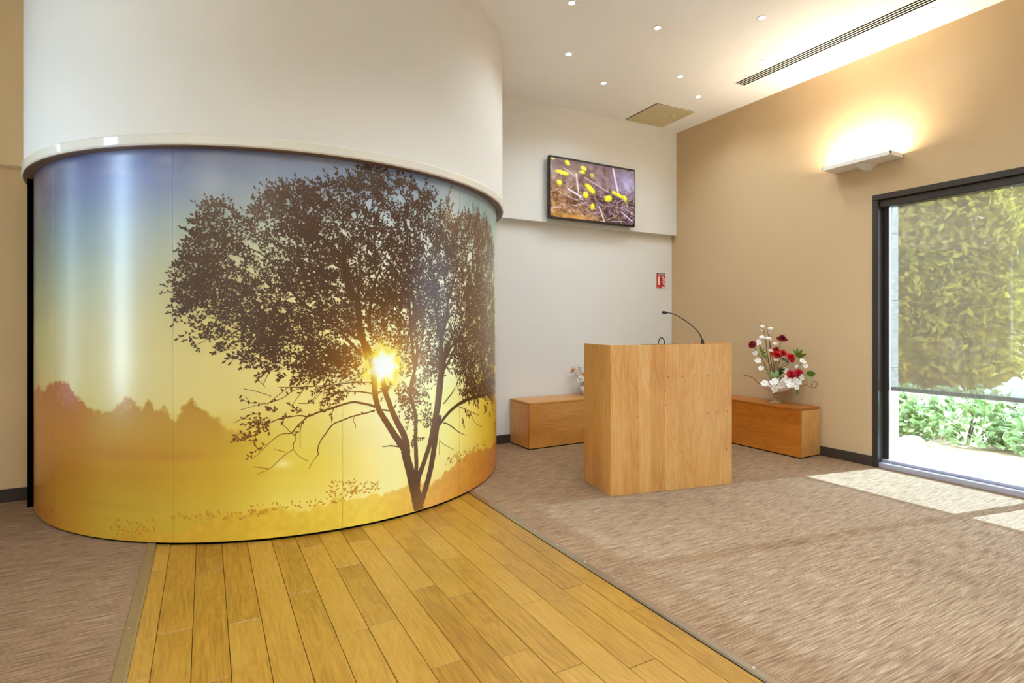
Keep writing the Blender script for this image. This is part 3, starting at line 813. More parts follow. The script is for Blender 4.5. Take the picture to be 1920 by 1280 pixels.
MURALM = print_mat('mural_print', rough=0.30, coat=0.28)
mural = empty('tree_mural', (DC[0], DC[1] - DR, 0), label='curved wall mural of a backlit tree in a golden misty sunrise', cat='mural')
MO = Vector((DC[0], DC[1] - DR, 0))
PB = [-86, -59.4, -29.4, 0.5, 30.4, 60.3, 86]
for a, b_ in zip(PB[:-1], PB[1:]):
    nu = max(2, int(math.radians(b_ - a) * DR / 0.0065)); nv = 360
    gap = 0.008
    th = np.linspace(a + gap, b_ - gap, nu + 1); z = np.linspace(0.016, 2.40, nv + 1)
    T, Zz = np.meshgrid(th, z)
    A = np.radians(T)
    V = np.stack([DR * np.sin(A), DR - DR * np.cos(A), Zz], -1).reshape(-1, 3)
    ii = (np.arange(nv)[:, None] * (nu + 1) + np.arange(nu)[None, :]).ravel()
    Fq = np.stack([ii, ii + 1, ii + nu + 2, ii + nu + 1], -1)
    # return edges so that the sheet has thickness
    n0 = len(V)
    rim_idx = np.concatenate([np.arange(nv + 1) * (nu + 1), np.arange(nv + 1) * (nu + 1) + nu])
    inner = V[rim_idx].copy()
    vec = np.stack([inner[:, 0], inner[:, 1] - DR], -1)
    inner[:, :2] -= vec / np.linalg.norm(vec, axis=1)[:, None] * 0.006
    V2 = np.concatenate([V, inner])
    q = np.arange(nv)
    l0 = np.stack([q * (nu + 1), (q + 1) * (nu + 1), n0 + q + 1, n0 + q], -1)
    r0 = np.stack([q * (nu + 1) + nu, n0 + nv + 1 + q, n0 + nv + 2 + q, (q + 1) * (nu + 1) + nu], -1)
    allf = np.concatenate([Fq, l0, r0])
    me = bpy.data.meshes.new('mural_panel')
    me.vertices.add(len(V2)); me.vertices.foreach_set('co', V2.ravel())
    me.loops.add(len(allf) * 4); me.loops.foreach_set('vertex_index', allf.ravel().astype(np.int32))
    me.polygons.add(len(allf)); me.polygons.foreach_set('loop_start', np.arange(0, len(allf) * 4, 4, dtype=np.int32))
    sm = np.ones(len(allf), dtype=bool); sm[len(Fq):] = False
    me.update(); me.validate()
    me.polygons.foreach_set('use_smooth', sm)
    me.materials.append(MURALM)
    o = bpy.data.objects.new('mural_panel', me); COL.objects.link(o); o.parent = mural
    gain = np.interp(Zz, [0, 1.0, 1.5, 2.4], [1.22, 1.10, 0.97, 0.90])[..., None]  # lower print brightened in its colour to make up for weak light there
    cols = np.clip(lin(background(T, Zz)) * gain, 0, 0.97).reshape(-1, 3)
    set_print(o, np.concatenate([cols, cols[rim_idx] * 0.5]))


class Print:
    """flat printed shapes lying on the drum face; points are (s metres round, z)"""
    def __init__(s):
        s.pts = []; s.f = []; s.n = 0

    def poly(s, P):
        s.pts.append(P); k = len(P); s.f.append(tuple(range(s.n, s.n + k))); s.n += k

    def ribbon(s, P, W):
        P = np.asarray(P, float)
        t = np.gradient(P, axis=0); t /= np.maximum(np.linalg.norm(t, axis=1), 1e-9)[:, None]
        nrm = np.stack([-t[:, 1], t[:, 0]], -1) * (np.asarray(W)[:, None] / 2)
        L = P + nrm; R_ = P - nrm
        b = s.n; k = len(P)
        s.pts.append(L); s.pts.append(R_)
        for i in range(k - 1): s.f.append((b + i, b + k + i, b + k + i + 1, b + i + 1))
        s.n += 2 * k

    def build(s, name, off, base=(80, 52, 30)):
        Q = np.concatenate(s.pts)
        th = np.clip(np.degrees(Q[:, 0] / DR), -85.5, 85.5); z = np.clip(Q[:, 1], 0.018, 2.395)
        A = np.radians(th); r_ = DR + off
        V = np.stack([r_ * np.sin(A), DR - r_ * np.cos(A), z], -1)
        o = mesh(name, V, s.f, MURALM, mural)
        me = o.data
        nr = np.stack([np.sin(A), -np.cos(A), np.zeros_like(A)], -1)
        me.polygons.foreach_set('use_smooth', [True] * len(me.polygons))
        me.normals_split_custom_set_from_vertices([tuple(v) for v in nr])
        set_print(o, lin(ink(th, z, base)))
        return o


def catmull(P, n=5):
    P = [np.asarray(p, float) for p in P]
    P = [2 * P[0] - P[1]] + P + [2 * P[-1] - P[-2]]
    out = []
    for i in range(1, len(P) - 2):
        for k in range(n):
            t = k / n
            a, b, c, d = P[i - 1], P[i], P[i + 1], P[i + 2]
            out.append(0.5 * ((2 * b) + (-a + c) * t + (2 * a - 5 * b + 4 * c - d) * t * t + (-a + 3 * b - 3 * c + d) * t ** 3))
    out.append(P[-2])
    return np.array(out)


trunk = Print()
branch_pts = []
for row in BRANCHES:
    P = np.array([(math.radians(p[0]) * DR, p[1], max(p[2], 0.003)) for p in row])
    Q = catmull(P, 5)
    jit = (RNG.random((len(Q), 2)) - 0.5) * np.minimum(Q[:, 2:3] * 0.16, 0.004)
    Q[:, :2] += jit
    trunk.ribbon(Q[:, :2], np.maximum(Q[:, 2], 0.002))
    if P[:, 2].min() < 0.03: branch_pts.append(Q)


def inside(poly, x, y):
    c = False
    n = len(poly); j = n - 1
    for i in range(n):
        xi, yi = poly[i]; xj, yj = poly[j]
        if (yi > y) != (yj > y) and x < (xj - xi) * (y - yi) / (yj - yi) + xi: c = not c
        j = i
    return c


leaves = Print()
LR = random.Random(5)


def leaf(x, z, ang, ln, wd):
    ca, sa = math.cos(ang), math.sin(ang)
    P = []
    for u, v in ((0, 0), (0.28, 0.46), (0.62, 0.40), (1.0, 0.0), (0.62, -0.40), (0.28, -0.46)):
        a, b = u * ln, v * wd
        P.append((x + a * ca - b * sa, z + a * sa + b * ca))
    leaves.poly(np.array(P[::-1]))


def sprig(x, z, ang, ln, n, size):
    P = []
    for i in range(5):
        t = i / 4
        P.append((x + math.cos(ang + 0.25 * t) * ln * t, z + math.sin(ang + 0.25 * t) * ln * t))
    trunk.ribbon(P, [0.0026, 0.0024, 0.002, 0.0018, 0.0014])
    for i in range(n):
        t = (i + 0.6) / n
        px = x + math.cos(ang + 0.25 * t) * ln * t; pz = z + math.sin(ang + 0.25 * t) * ln * t
        side = 1 if i % 2 else -1
        s_ = size * LR.uniform(0.7, 1.25)
        leaf(px, pz, ang + side * LR.uniform(0.3, 1.3), s_, s_ * LR.uniform(0.42, 0.62))
    leaf(P[-1][0], P[-1][1], ang + 0.25, size, size * 0.5)


def fill(poly, dens, size, hub):
    S = [(math.radians(p[0]) * DR, p[1]) for p in poly]
    xs = [p[0] for p in S]; zs = [p[1] for p in S]
    area = 0.5 * abs(sum(S[i][0] * S[i - 1][1] - S[i - 1][0] * S[i][1] for i in range(len(S))))
    n = int(area * dens * 1000)
    done = 0; tries = 0
    while done < n and tries < n * 12:
        tries += 1
        x = LR.uniform(min(xs), max(xs)); z = LR.uniform(min(zs), max(zs))
        if not inside(S, x, z): continue
        th = math.degrees(x / DR)
        ds = math.hypot(x - math.radians(SUN_TH) * DR, z - SUN_Z)
        if ds < 0.12: continue
        a = np.array([x]); b = np.array([z])
        d = float(fbm(a * 5.5, b * 5.5, 3, 71)[0]) * 0.6 + float(fbm(a * 16, b * 16, 2, 77)[0]) * 0.4
        keep = min(1, max(0.24, (d - 0.25) * 3.4))
        if ds < 0.24: keep *= 0.55
        if th > 14 and z < 1.15 and th < 28: keep *= 0.6
        if LR.random() > keep: continue
        away = math.atan2(z - hub[1], x - hub[0]) + LR.gauss(0, 0.75)
        k = size * (0.80 if th < 30 else 0.85)
        sprig(x, z, away, LR.uniform(0.05, 0.13), LR.randint(4, 7), k)
        done += 1


fill(CANOPY, 1.72, 0.027, (math.radians(12) * DR, 0.95))
for pl_, dn in CLUMPS:
    fill(pl_, dn * 1.1, 0.026, (math.radians(9) * DR, 0.9))
# crisp crown edge: sprigs leaning outwards along the outline
for i in range(len(CANOPY)):
    p0 = CANOPY[i - 1]; p1 = CANOPY[i]
    m_ = max(1, int(math.hypot(math.radians(p1[0] - p0[0]) * DR, p1[1] - p0[1]) / 0.035))
    for k in range(m_):
        t = (k + LR.random()) / m_
        x = math.radians(p0[0] + (p1[0] - p0[0]) * t) * DR; z = p0[1] + (p1[1] - p0[1]) * t
        if z < 1.0 and x > 0: continue
        if LR.random() < 0.25: continue
        sprig(x, z - 0.02, math.atan2(z - 0.95, x - math.radians(12) * DR) + LR.gauss(0, 0.5), LR.uniform(0.03, 0.09), LR.randint(3, 6), 0.028)
# leaves along the thin branches
for Q in branch_pts:
    for q in Q[::2]:
        if q[2] < 0.012 and q[1] > 0.72 and LR.random() < 0.35:
            leaf(q[0], q[1], LR.uniform(0, 6.28), 0.024, 0.012)
trunk.build('tree_print', 0.0006)
tag(leaves.build('leaf_print', 0.0012), kind='stuff')

# foliage of the foreground bushes, in warm orange ink
bush = Print()
leaves_keep = leaves
leaves = bush
for th0, z0, w_, h_, n_ in ((-38, 0.10, 0.18, 0.07, 22), (0.6, 0.26, 0.09, 0.09, 26), (4.7, 0.24, 0.10, 0.06, 22), (-22, 0.165, 0.30, 0.035, 40), (-8, 0.195, 0.30, 0.03, 26),
                            (29, 0.30, 0.12, 0.05, 18), (36, 0.32, 0.25, 0.035, 22), (-63, 0.10, 0.12, 0.05, 26)):
    for i in range(n_ * 2):
        x = math.radians(th0) * DR + LR.uniform(-w_, w_); z = z0 + LR.uniform(-h_, h_) * 0.6
        s_ = LR.uniform(0.013, 0.027)
        leaf(x, z, LR.choice((0.6, 2.5, 1.57, 0.1, 3.0)) + LR.gauss(0, 0.4), s_, s_ * 0.4)
leaves = leaves_keep
bo = bush.build('bush_print', 0.0006)
tag(bo, kind='stuff')
Q = np.concatenate(bush.pts)
th = np.degrees(Q[:, 0] / DR)
k = np.clip((np.abs(th + 5) - 20) / 40, 0, 1)[:, None]
set_cols = lin(np.array([[208, 146, 42]]) * (1 - k) + np.array([[182, 100, 18]]) * k)
arr = np.ones((len(Q), 4), dtype=np.float32); arr[:, :3] = set_cols
bo.data.color_attributes['print'].data.foreach_set('color', arr.ravel())

# ------------------------------------------------------------------ lectern
LA = math.radians(-11.2)
lec = empty('lectern', (2.690, 3.240, 0.004), LA, 'pine panelled lectern standing on the carpet in front of the benches', 'lectern')
LW, LD, LH = 1.10, 0.455, 1.139
front = empty('front_panel', parent=lec)
cut = [0, 0.115, 0.245, 0.345, 0.475, 0.60, 0.735, 0.865, 0.985, LW]
for a, b_ in zip(cut[:-1], cut[1:]):
    o = box('stave', -(b_ - a) / 2, (b_ - a) / 2, 0, 0.024, 0, LH, PINE_V, front)
    o.location = ((a + b_) / 2, 0, 0)
for nm, x in (('left', 0.0), ('right', LW - 0.024)):
    sp = empty('side_panel', parent=lec)
    n_ = 3
    for i in range(n_):
        y0 = 0.024 + (LD - 0.024) * i / n_; y1 = 0.024 + (LD - 0.024) * (i + 1) / n_
        o = box('stave', 0, 0.024, -(y1 - y0) / 2, (y1 - y0) / 2, 0, LH + (0.004 if nm == 'right' else 0.0), PINE_V, sp)
        o.location = (x, (y0 + y1) / 2, 0)
box('reading_board', 0.025, LW - 0.025, 0.025, LD, 1.085, 1.108, PINE_H, lec, bevel=0.002)
box('shelf', 0.025, LW - 0.025, 0.025, LD - 0.02, 0.58, 0.602, PINE_H, lec, bevel=0.002)
box('base_board', 0.025, LW - 0.025, 0.025, LD - 0.02, 0.02, 0.045, PINE_H, lec, bevel=0.002)
PLUG = plain('wood_plug', rgb(128, 66, 20), rough=0.5)
pl = MB()
for px, py in ((418, 475), (600, 470), (688, 470), (768, 465), (840, 465), (970, 460), (420, 710), (582, 555), (685, 695), (842, 688), (903, 685), (968, 680), (683, 925), (963, 905), (585, 640), (518, 320)):
    u = (px - 270) / 727 * LW
    zb = 1187 - 75 * u / LW
    zz = LH * (1 - (py - 275) / (zb - 275))
    for k in range(1):
        pts = [(u + 0.005 * math.cos(q * PI / 4), -0.0006, zz + 0.006 * math.sin(q * PI / 4)) for q in range(8)]
        pts2 = [(x, 0.004, z) for x, y, z in pts]
        pl.add(pts + pts2, [tuple(range(8))] + [(i, 8 + i, 8 + (i + 1) % 8, (i + 1) % 8) for i in range(8)])
tag(pl.build('wood_plugs', PLUG, lec), 'small dark wooden plugs and knots in the front', kind='stuff')

# black touch panel on the reading board
ca, sa = math.cos(LA), math.sin(LA)
def on_lec(u, v, z=0.0): return (2.690 + u * ca - v * sa, 3.240 + u * sa + v * ca, 0.004 + z)
pad = empty('control_tablet', on_lec(0.46, 0.15, 1.108), LA, 'flat black control tablet lying on the lectern', 'tablet')
v = [(-0.16, -0.10, 0.034), (0.16, -0.10, 0.034), (0.16, 0.12, 0.006), (-0.16, 0.12, 0.006)]
v2 = [(x, y, 0.0) for x, y, z in v]
mesh('tablet_body', v2 + v, [(3, 2, 1, 0), (4, 5, 6, 7), (0, 1, 5, 4), (1, 2, 6, 5), (2, 3, 7, 6), (3, 0, 4, 7)], BLACK, pad)
SCRM = plain('dark_screen', rgb(10, 10, 12), rough=0.08)
mesh('tablet_screen', [(-0.145, -0.088, 0.0329), (0.145, -0.088, 0.0329), (0.145, 0.105, 0.0085), (-0.145, 0.105, 0.0085)], [(0, 1, 2, 3)], SCRM, pad)
cb = MB()
cb.tube([(-0.045 * math.cos(q) + 0.0, 0.03 * math.sin(q) * 0, 0.078 * math.sin(q)) for q in [PI * i / 14 for i in range(15)]], 0.0045, 8)
lp = empty('cable_loop', on_lec(0.60, 0.24, 1.108), LA + 0.3, 'black cable looping up behind the tablet on the lectern', 'cable')
cb.build('cable', BLACK, lp, True)

# gooseneck microphone
mic = empty('gooseneck_microphone', on_lec(1.01, 0.25, 1.108), LA, 'thin black gooseneck microphone curving up from the lectern', 'microphone')
MB().lathe([(0.022, 0), (0.022, 0.012), (0.016, 0.018), (0.013, 0.045), (0.009, 0.058), (0.006, 0.062)], 16).build('mount', BLACK, mic, True)
neck = catmull([(0, 0, 0.05), (-0.018, 0.006, 0.095), (-0.045, 0.02, 0.14), (-0.10, 0.045, 0.195), (-0.16, 0.075, 0.243), (-0.205, 0.10, 0.272), (-0.235, 0.12, 0.285), (-0.262, 0.135, 0.289)], 5)
MB().tube([tuple(p) for p in neck], 0.0042, 8).build('neck', BLACK, mic, True)
hd = Vector(neck[-1]); dr = (Vector(neck[-1]) - Vector(neck[-4])).normalized()
MB().tube([hd - dr * 0.006, hd, hd + dr * 0.012, hd + dr * 0.03, hd + dr * 0.04], [0.005, 0.009, 0.0125, 0.0125, 0.008], 12).build('capsule', BLACK, mic, True)
MB().tube([Vector(neck[3]), Vector(neck[5])], 0.0062, 8).build('sleeve', BLACK, mic, True)

# ------------------------------------------------------------------ benches
def bench(name, loc, size, along, label):
    """box bench, boards along x or y"""
    e = empty(name, loc, 0, label, 'bench', 'low pine box benches along the walls')
    sx, sy, h = size
    mat = PINE_H if along == 'x' else PINE_HY_SHADED
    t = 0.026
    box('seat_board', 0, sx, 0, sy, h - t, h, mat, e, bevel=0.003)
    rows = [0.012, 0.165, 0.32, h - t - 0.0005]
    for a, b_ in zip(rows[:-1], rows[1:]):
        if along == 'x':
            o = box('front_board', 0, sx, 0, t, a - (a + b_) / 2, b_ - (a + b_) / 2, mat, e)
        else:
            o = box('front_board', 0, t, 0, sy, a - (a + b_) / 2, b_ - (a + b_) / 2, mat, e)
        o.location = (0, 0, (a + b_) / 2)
    if along == 'x':
        for x in (0.0005, sx - t - 0.0005):
            for k in range(2):
                y0 = t + (sy - t) * k / 2; y1 = t + (sy - t) * (k + 1) / 2
                o = box('end_board', 0, t, -(y1 - y0) / 2, (y1 - y0) / 2, 0.012, h - t - 0.0005, PINE_V, e)
                o.location = (x, (y0 + y1) / 2, 0)
        box('plinth', 0.01, sx - 0.01, 0.01, sy, 0, 0.012, DARKGAP, e)
    else:
        for y in (0.0005, sy - t - 0.0005):
            for k in range(2):
                x0 = t + (sx - t) * k / 2; x1 = t + (sx - t) * (k + 1) / 2
                o = box('end_board', -(x1 - x0) / 2, (x1 - x0) / 2, 0, t, 0.012, h - t - 0.0005, PINE_V, e)
                o.location = ((x0 + x1) / 2, y, 0)
        box('plinth', 0.01, sx, 0.01, sy - 0.01, 0, 0.012, DARKGAP, e)
    return e

BH = 0.486
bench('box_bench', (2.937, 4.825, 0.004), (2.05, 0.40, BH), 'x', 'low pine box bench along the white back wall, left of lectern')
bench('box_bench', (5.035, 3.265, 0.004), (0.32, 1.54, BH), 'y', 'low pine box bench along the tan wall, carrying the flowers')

# ------------------------------------------------------------------ television
tv = empty('television', (3.972, 5.10, 2.48), 0, 'flat screen television showing yellow spring flowers, on the white wall', 'television')
TW, TH = 1.244, 0.70
box('casing', -TW / 2, TW / 2, -0.022, 0.018, 0, TH, BLACK, tv, bevel=0.004)
box('rear_housing', -TW / 2 + 0.12, TW / 2 - 0.12, 0.018, 0.045, 0.05, TH - 0.15, BLACK, tv, bevel=0.006)
box('wall_bracket', -0.25, 0.25, 0.045, 0.058, 0.15, TH - 0.2, BLACK, tv, bevel=0.003)
nu, nv = 250, 140
uu, vv = np.meshgrid(np.linspace(0, 1, nu + 1), np.linspace(0, 1, nv + 1))      # v down
c = np.zeros(uu.shape + (3,))
n1 = fbm(uu * 7, vv * 4, 4, 101); n2 = fbm(uu * 26, vv * 15, 3, 111); n3 = fbm(uu * 60, vv * 34, 2, 121)
soft = np.clip((0.55 - vv) * 3, 0, 1)
c[:] = (96, 74, 76)
c = mixc(c, (70, 44, 50), np.clip((vv - 0.35) * 1.6, 0, 1))
c = mixc(c, (150, 106, 50), np.clip(1.15 - uu * 2.2, 0, 1) * np.clip(vv * 1.3, 0, 1) * 0.7)
c = mixc(c, (190, 170, 176), np.clip((n1 - 0.45) * 3, 0, 1) * soft * 0.6)
c = mixc(c, (168, 162, 200), np.exp(-((uu - 0.90) / 0.14) ** 2 - ((vv - 0.25) / 0.22) ** 2) * 0.75)
c = mixc(c, (60, 34, 44), np.exp(-((uu - 0.70) / 0.16) ** 2 - ((vv - 0.80) / 0.14) ** 2) * 0.7)
c = c + (n2[..., None] - 0.5) * 120 * (1 - soft * 0.6)[..., None] + (n3[..., None] - 0.5) * 90 * (1 - soft)[..., None]


def tv_line(c, u0, v0, u1, v1, w, col, k=0.85):
    asp = TW / TH
    dx, dy = (u1 - u0) * asp, v1 - v0
    L2 = dx * dx + dy * dy
    t = np.clip((((uu - u0) * asp) * dx + (vv - v0) * dy) / L2, 0, 1)
    d = np.hypot((uu - u0) * asp - t * dx, (vv - v0) - t * dy)
    return mixc(c, col, k * np.clip(1.3 - d / (w * 0.5), 0, 1))


def tv_flower(c, u, v, a, b, rot, col=(206, 200, 30), k=1.0):
    asp = TW / TH
    x = (uu - u) * asp; y = vv - v
    xr = x * math.cos(rot) + y * math.sin(rot); yr = -x * math.sin(rot) + y * math.cos(rot)
    an = np.arctan2(yr / b, xr / a)
    a *= 0.86; b *= 0.86
    d = np.hypot(xr / a, yr / b) * (1 + 0.16 * np.cos(an * 13) + 0.25 * (n2 - 0.5))
    sh = mixc(np.zeros(c.shape) + np.array(col, float), (246, 234, 70), np.clip(0.8 - d - yr / b * 0.5, 0, 1))
    sh = mixc(sh, (150, 130, 10), np.clip(yr / b * 0.6 + 0.35 * np.cos(an * 13) * (d > 0.4), 0, 0.6))
    m_ = (k * np.clip((1.0 - d) * 6, 0, 1))[..., None]
    return c * (1 - m_) + sh * m_


tr_ = random.Random(9)
for i in range(150):
    u0 = tr_.random(); v0 = tr_.uniform(0.55, 1.0); a = tr_.uniform(-1.2, 1.2); l = tr_.uniform(0.05, 0.18)
    c = tv_line(c, u0, v0, u0 + l * math.cos(a), v0 + l * math.sin(a), tr_.uniform(0.006, 0.014),
                tr_.choice(((196, 178, 186), (150, 120, 96), (216, 206, 210), (44, 26, 32), (170, 140, 60), (112, 76, 92))), 0.7)
for l in ((0.29, 0.22, 0.315, 0.53, 0.035, (206, 204, 200)), (0.39, 0.26, 0.67, 0.45, 0.028, (186, 160, 160)), (0.73, 0.02, 0.79, 0.44, 0.045, (206, 198, 220)),
          (0.2, 0.5, 0.345, 0.6, 0.04, (214, 220, 236)), (0.1, 0.45, 0.125, 0.72, 0.012, (150, 120, 70)), (0.56, 0.74, 0.62, 0.98, 0.035, (206, 200, 216)),
          (0.83, 0.78, 0.97, 0.93, 0.03, (206, 196, 226)), (0.76, 0.72, 0.83, 0.98, 0.016, (150, 150, 40)), (0.15, 0.15, 0.3, 0.28, 0.03, (180, 160, 150)),
          (0.65, 0.96, 0.78, 0.86, 0.02, (180, 160, 120)), (0.87, 0.55, 0.92, 0.66, 0.03, (150, 160, 60))):
    c = tv_line(c, *l)
for fl_ in ((0.13, 0.23, 0.17, 0.045, 0.10), (0.19, 0.05, 0.07, 0.05, 0.5), (0.375, 0.10, 0.075, 0.045, 0.3), (0.36, 0.17, 0.07, 0.035, 0.0), (0.475, 0.20, 0.06, 0.06, 0.0, (196, 180, 70), 0.6),
            (0.10, 0.41, 0.065, 0.055, 0.3), (0.45, 0.44, 0.15, 0.065, 0.62), (0.40, 0.56, 0.07, 0.075, 0.0), (0.48, 0.75, 0.055, 0.07, 0.2, (224, 180, 20)), (0.67, 0.57, 0.10, 0.07, -0.3),
            (0.74, 0.45, 0.06, 0.04, 0.3), (0.81, 0.49, 0.10, 0.045, 0.35), (0.875, 0.52, 0.07, 0.05, 0.7), (0.03, 0.02, 0.05, 0.02, 0, (210, 160, 60))):
    c = tv_flower(c, *fl_)
c = mixc(c, (166, 112, 30), np.exp(-((uu - 0.3) / 0.25) ** 2 - ((vv - 0.97) / 0.05) ** 2) * 0.8)
c = np.clip(c, 4, 250)
V = np.stack([(uu - 0.5) * (TW - 0.024), np.full_like(uu, -0.0225), 0.022 + (1 - vv) * (TH - 0.046)], -1).reshape(-1, 3)
ii = (np.arange(nv)[:, None] * (nu + 1) + np.arange(nu)[None, :]).ravel()
Fq = np.stack([ii, ii + nu + 1, ii + nu + 2, ii + 1], -1)
TVM = print_mat('tv_picture', rough=0.12, emit=0.5)
TVM.node_tree.nodes['Principled BSDF'].inputs['Base Color'].default_value = (0.01, 0.01, 0.01, 1)
for l_ in list(TVM.node_tree.links):
    if l_.to_socket.name == 'Base Color': TVM.node_tree.links.remove(l_)
so = mesh('screen', V, Fq.tolist(), TVM, tv)
set_print(so, lin(c).reshape(-1, 3))

# ------------------------------------------------------------------ fire extinguisher sign
sg = empty('extinguisher_sign', (5.174, YB - 0.001, 1.763), 0, 'small red and white fire extinguisher sign on the white wall', 'sign')
RED = plain('sign_red', rgb(196, 14, 22), rough=0.35)
SGW = plain('sign_white', rgb(236, 226, 214), rough=0.4)
SGK = plain('sign_black', rgb(44, 40, 48), rough=0.4)
box('plate', -0.078, 0.078, -0.003, 0, 0.0, 0.202, SGW, sg)
box('header_strip', -0.076, 0.076, -0.0036, -0.003, 0.178, 0.199, SGK, sg)
box('red_field', -0.076, 0.076, -0.0036, -0.003, 0.002, 0.172, RED, sg)
for i in range(6):
    box('header_letter', -0.040 + i * 0.018, -0.030 + i * 0.018, -0.0042, -0.0036, 0.183, 0.194, SGW, sg)
box('header_mark', -0.072, -0.054, -0.0042, -0.0036, 0.182, 0.196, RED, sg)
ex = MB()
ex.add([(-0.058, -0.0042, 0.045), (-0.018, -0.0042, 0.045), (-0.018, -0.0042, 0.135), (-0.026, -0.0042, 0.150), (-0.030, -0.0042, 0.160), (-0.046, -0.0042, 0.160), (-0.050, -0.0042, 0.150), (-0.058, -0.0042, 0.135)], [(0, 1, 2, 3, 4, 5, 6, 7)])
ex.add([(-0.030, -0.0042, 0.155), (-0.012, -0.0042, 0.164), (-0.008, -0.0042, 0.158), (-0.026, -0.0042, 0.150)], [(0, 1, 2, 3)])
ex.build('extinguisher_mark', SGW, sg)
for i in range(4):
    z0 = 0.135 - i * 0.028
    x0 = 0.004 + (i % 2) * 0.01
    P = [(x0, z0 + 0.014), (x0 + 0.018, z0 + 0.006), (x0 + 0.034, z0 - 0.006), (0.072, z0 - 0.020), (0.072, z0 - 0.010), (x0 + 0.044, z0 + 0.006), (x0 + 0.036, z0 + 0.022), (x0 + 0.024, z0 + 0.014)]
    mesh('flame_mark', [(a, -0.0042, b_) for a, b_ in P], [tuple(range(8))], SGW, sg)
box('footer_patch', 0.008, 0.074, -0.0042, -0.0036, 0.004, 0.024, SGW, sg)
box('footer_patch', -0.072, -0.024, -0.0042, -0.0036, 0.006, 0.022, plain('sign_pink', rgb(226, 120, 120), rough=0.4), sg)

# ------------------------------------------------------------------ wall uplights (one in view, unseen ones added on the left wall to brighten the ceiling)
def uplight(y, x, side, label, watt=UPLIGHT_W):
    e = empty('wall_uplight', (x, y, 2.757), 0 if side > 0 else PI, label, 'wall lamp', 'tray uplights on the side walls')
    w, d, h = 0.296, 0.215, 0.034
    t = 0.006
    tr = MB()
    tr.box(-d, -0.004, -w, w, 0, t)
    tr.box(-d, -d + t, -w, w, t, h)
    tr.box(-0.010, -0.004, -w, w, t, h)
    tr.box(-d, -0.004, -w, -w + t, t, h)
    tr.box(-d, -0.004, w - t, w, t, h)
    tr.build('tray', LAMPW, e)
    b = MB()
    v = [(-0.0, -0.085, 0), (-0.0, 0.085, 0), (-0.13, 0.04, 0), (-0.13, -0.04, 0), (-0.0, -0.03, -0.042), (-0.0, 0.03, -0.042), (-0.05, 0.015, -0.032), (-0.05, -0.015, -0.032)]
    b.add(v, [(0, 1, 2, 3), (4, 7, 6, 5), (0, 4, 5, 1), (1, 5, 6, 2), (2, 6, 7, 3), (3, 7, 4, 0)])
    b.build('bracket', LAMPW, e)
    MB().tube([(-0.10, -0.24, 0.020), (-0.10, 0.24, 0.020)], 0.008, 10).build('tube_lamp', GLOW, e, True)
    L_ = bpy.data.lights.new('uplight_glow', 'AREA')
    L_.shape = 'RECTANGLE'; L_.size = 0.10; L_.size_y = 0.50; L_.energy = watt; L_.color = (1.0, 0.91, 0.72)
    lo = bpy.data.objects.new('uplight_glow', L_); COL.objects.link(lo)
    lo.parent = e; lo.location = (-0.10, 0, 0.030); lo.rotation_euler = (PI, math.radians(0), 0)
    return e

uplight(2.83, XR, 1, 'white tray uplight glowing on the tan wall above the window')
uplight(-3.0, XL, -1, 'added unseen tray uplight on the left wall near the entrance', 20)
uplight(1.0, XL, -1, 'added unseen tray uplight on the middle of the left wall', 9)

# ------------------------------------------------------------------ ceiling fittings
def downlight(x, y, label, watt=DOWNLIGHT_W):
    e = empty('ceiling_downlight', (x, y, ZC), 0, label, 'downlight', 'small round ceiling downlights')
    seg = 18
    MB().lathe([(0.034, 0), (0.034, -0.003), (0.026, -0.005), (0.024, -0.001)], seg).build('bezel', LAMPW, e, True)
    MB().lathe([(0.0235, -0.0045), (0.020, -0.0060), (0.002, -0.0068)], seg).build('lens', LEDM, e, True)
    L_ = bpy.data.lights.new('downlight_beam', 'SPOT')
    L_.energy = watt; L_.spot_size = math.radians(150); L_.spot_blend = 1.0; L_.shadow_soft_size = 0.06; L_.color = (0.74, 0.89, 1.0)
    lo = bpy.data.objects.new('downlight_beam', L_); COL.objects.link(lo); lo.parent = e; lo.location = (0, 0, -0.075)
    return e

for x, y, lb in ((2.480, 3.447, 'downlight nearest the drum at the top of the view'), (3.317, 3.395, 'downlight in the front row, between drum and loudspeaker'),
                 (2.924, 4.114, 'downlight close to the drum, second row'), (3.593, 4.438, 'downlight above the television, nearest the back wall'),
                 (4.167, 3.956, 'downlight right of centre, left of the ventilation slot end'), (4.711, 4.215, 'downlight nearest the ceiling hatch'),
                 (3.949, 2.886, 'downlight beside the small ceiling loudspeaker'), (4.606, 3.366, 'downlight tight against the ventilation slots'),
                 (5.022, 2.178, 'sensor-like ceiling fitting between ventilation slots and tan wall')):
    downlight(x, y, lb, 1.2 if x > 5 else DOWNLIGHT_W)  # fitting by the tan wall read as a sensor, built as a dim downlight
for i, (x, y) in enumerate([(2.6, 1.9), (3.9, 1.1), (1.6, 1.5), (0.3, 0.9), (2.2, 0.2), (0.6, 1.2), (-1.0, 1.0), (-1.8, -0.6), (0.4, -1.2), (3.2, -1.2), (-1.4, -2.6), (1.4, -3.4), (3.9, -3.6)]):  # unseen fill lamps, added to brighten the room and the drum
    downlight(x, y, 'added unseen fill downlight, number %s from the parquet side' % ['one', 'two', 'three', 'four', 'five', 'six', 'seven', 'eight', 'nine', 'ten', 'eleven', 'twelve', 'thirteen'][i], FILL_DOWNLIGHT_W * (0.35 if x < 0 else 1.0))

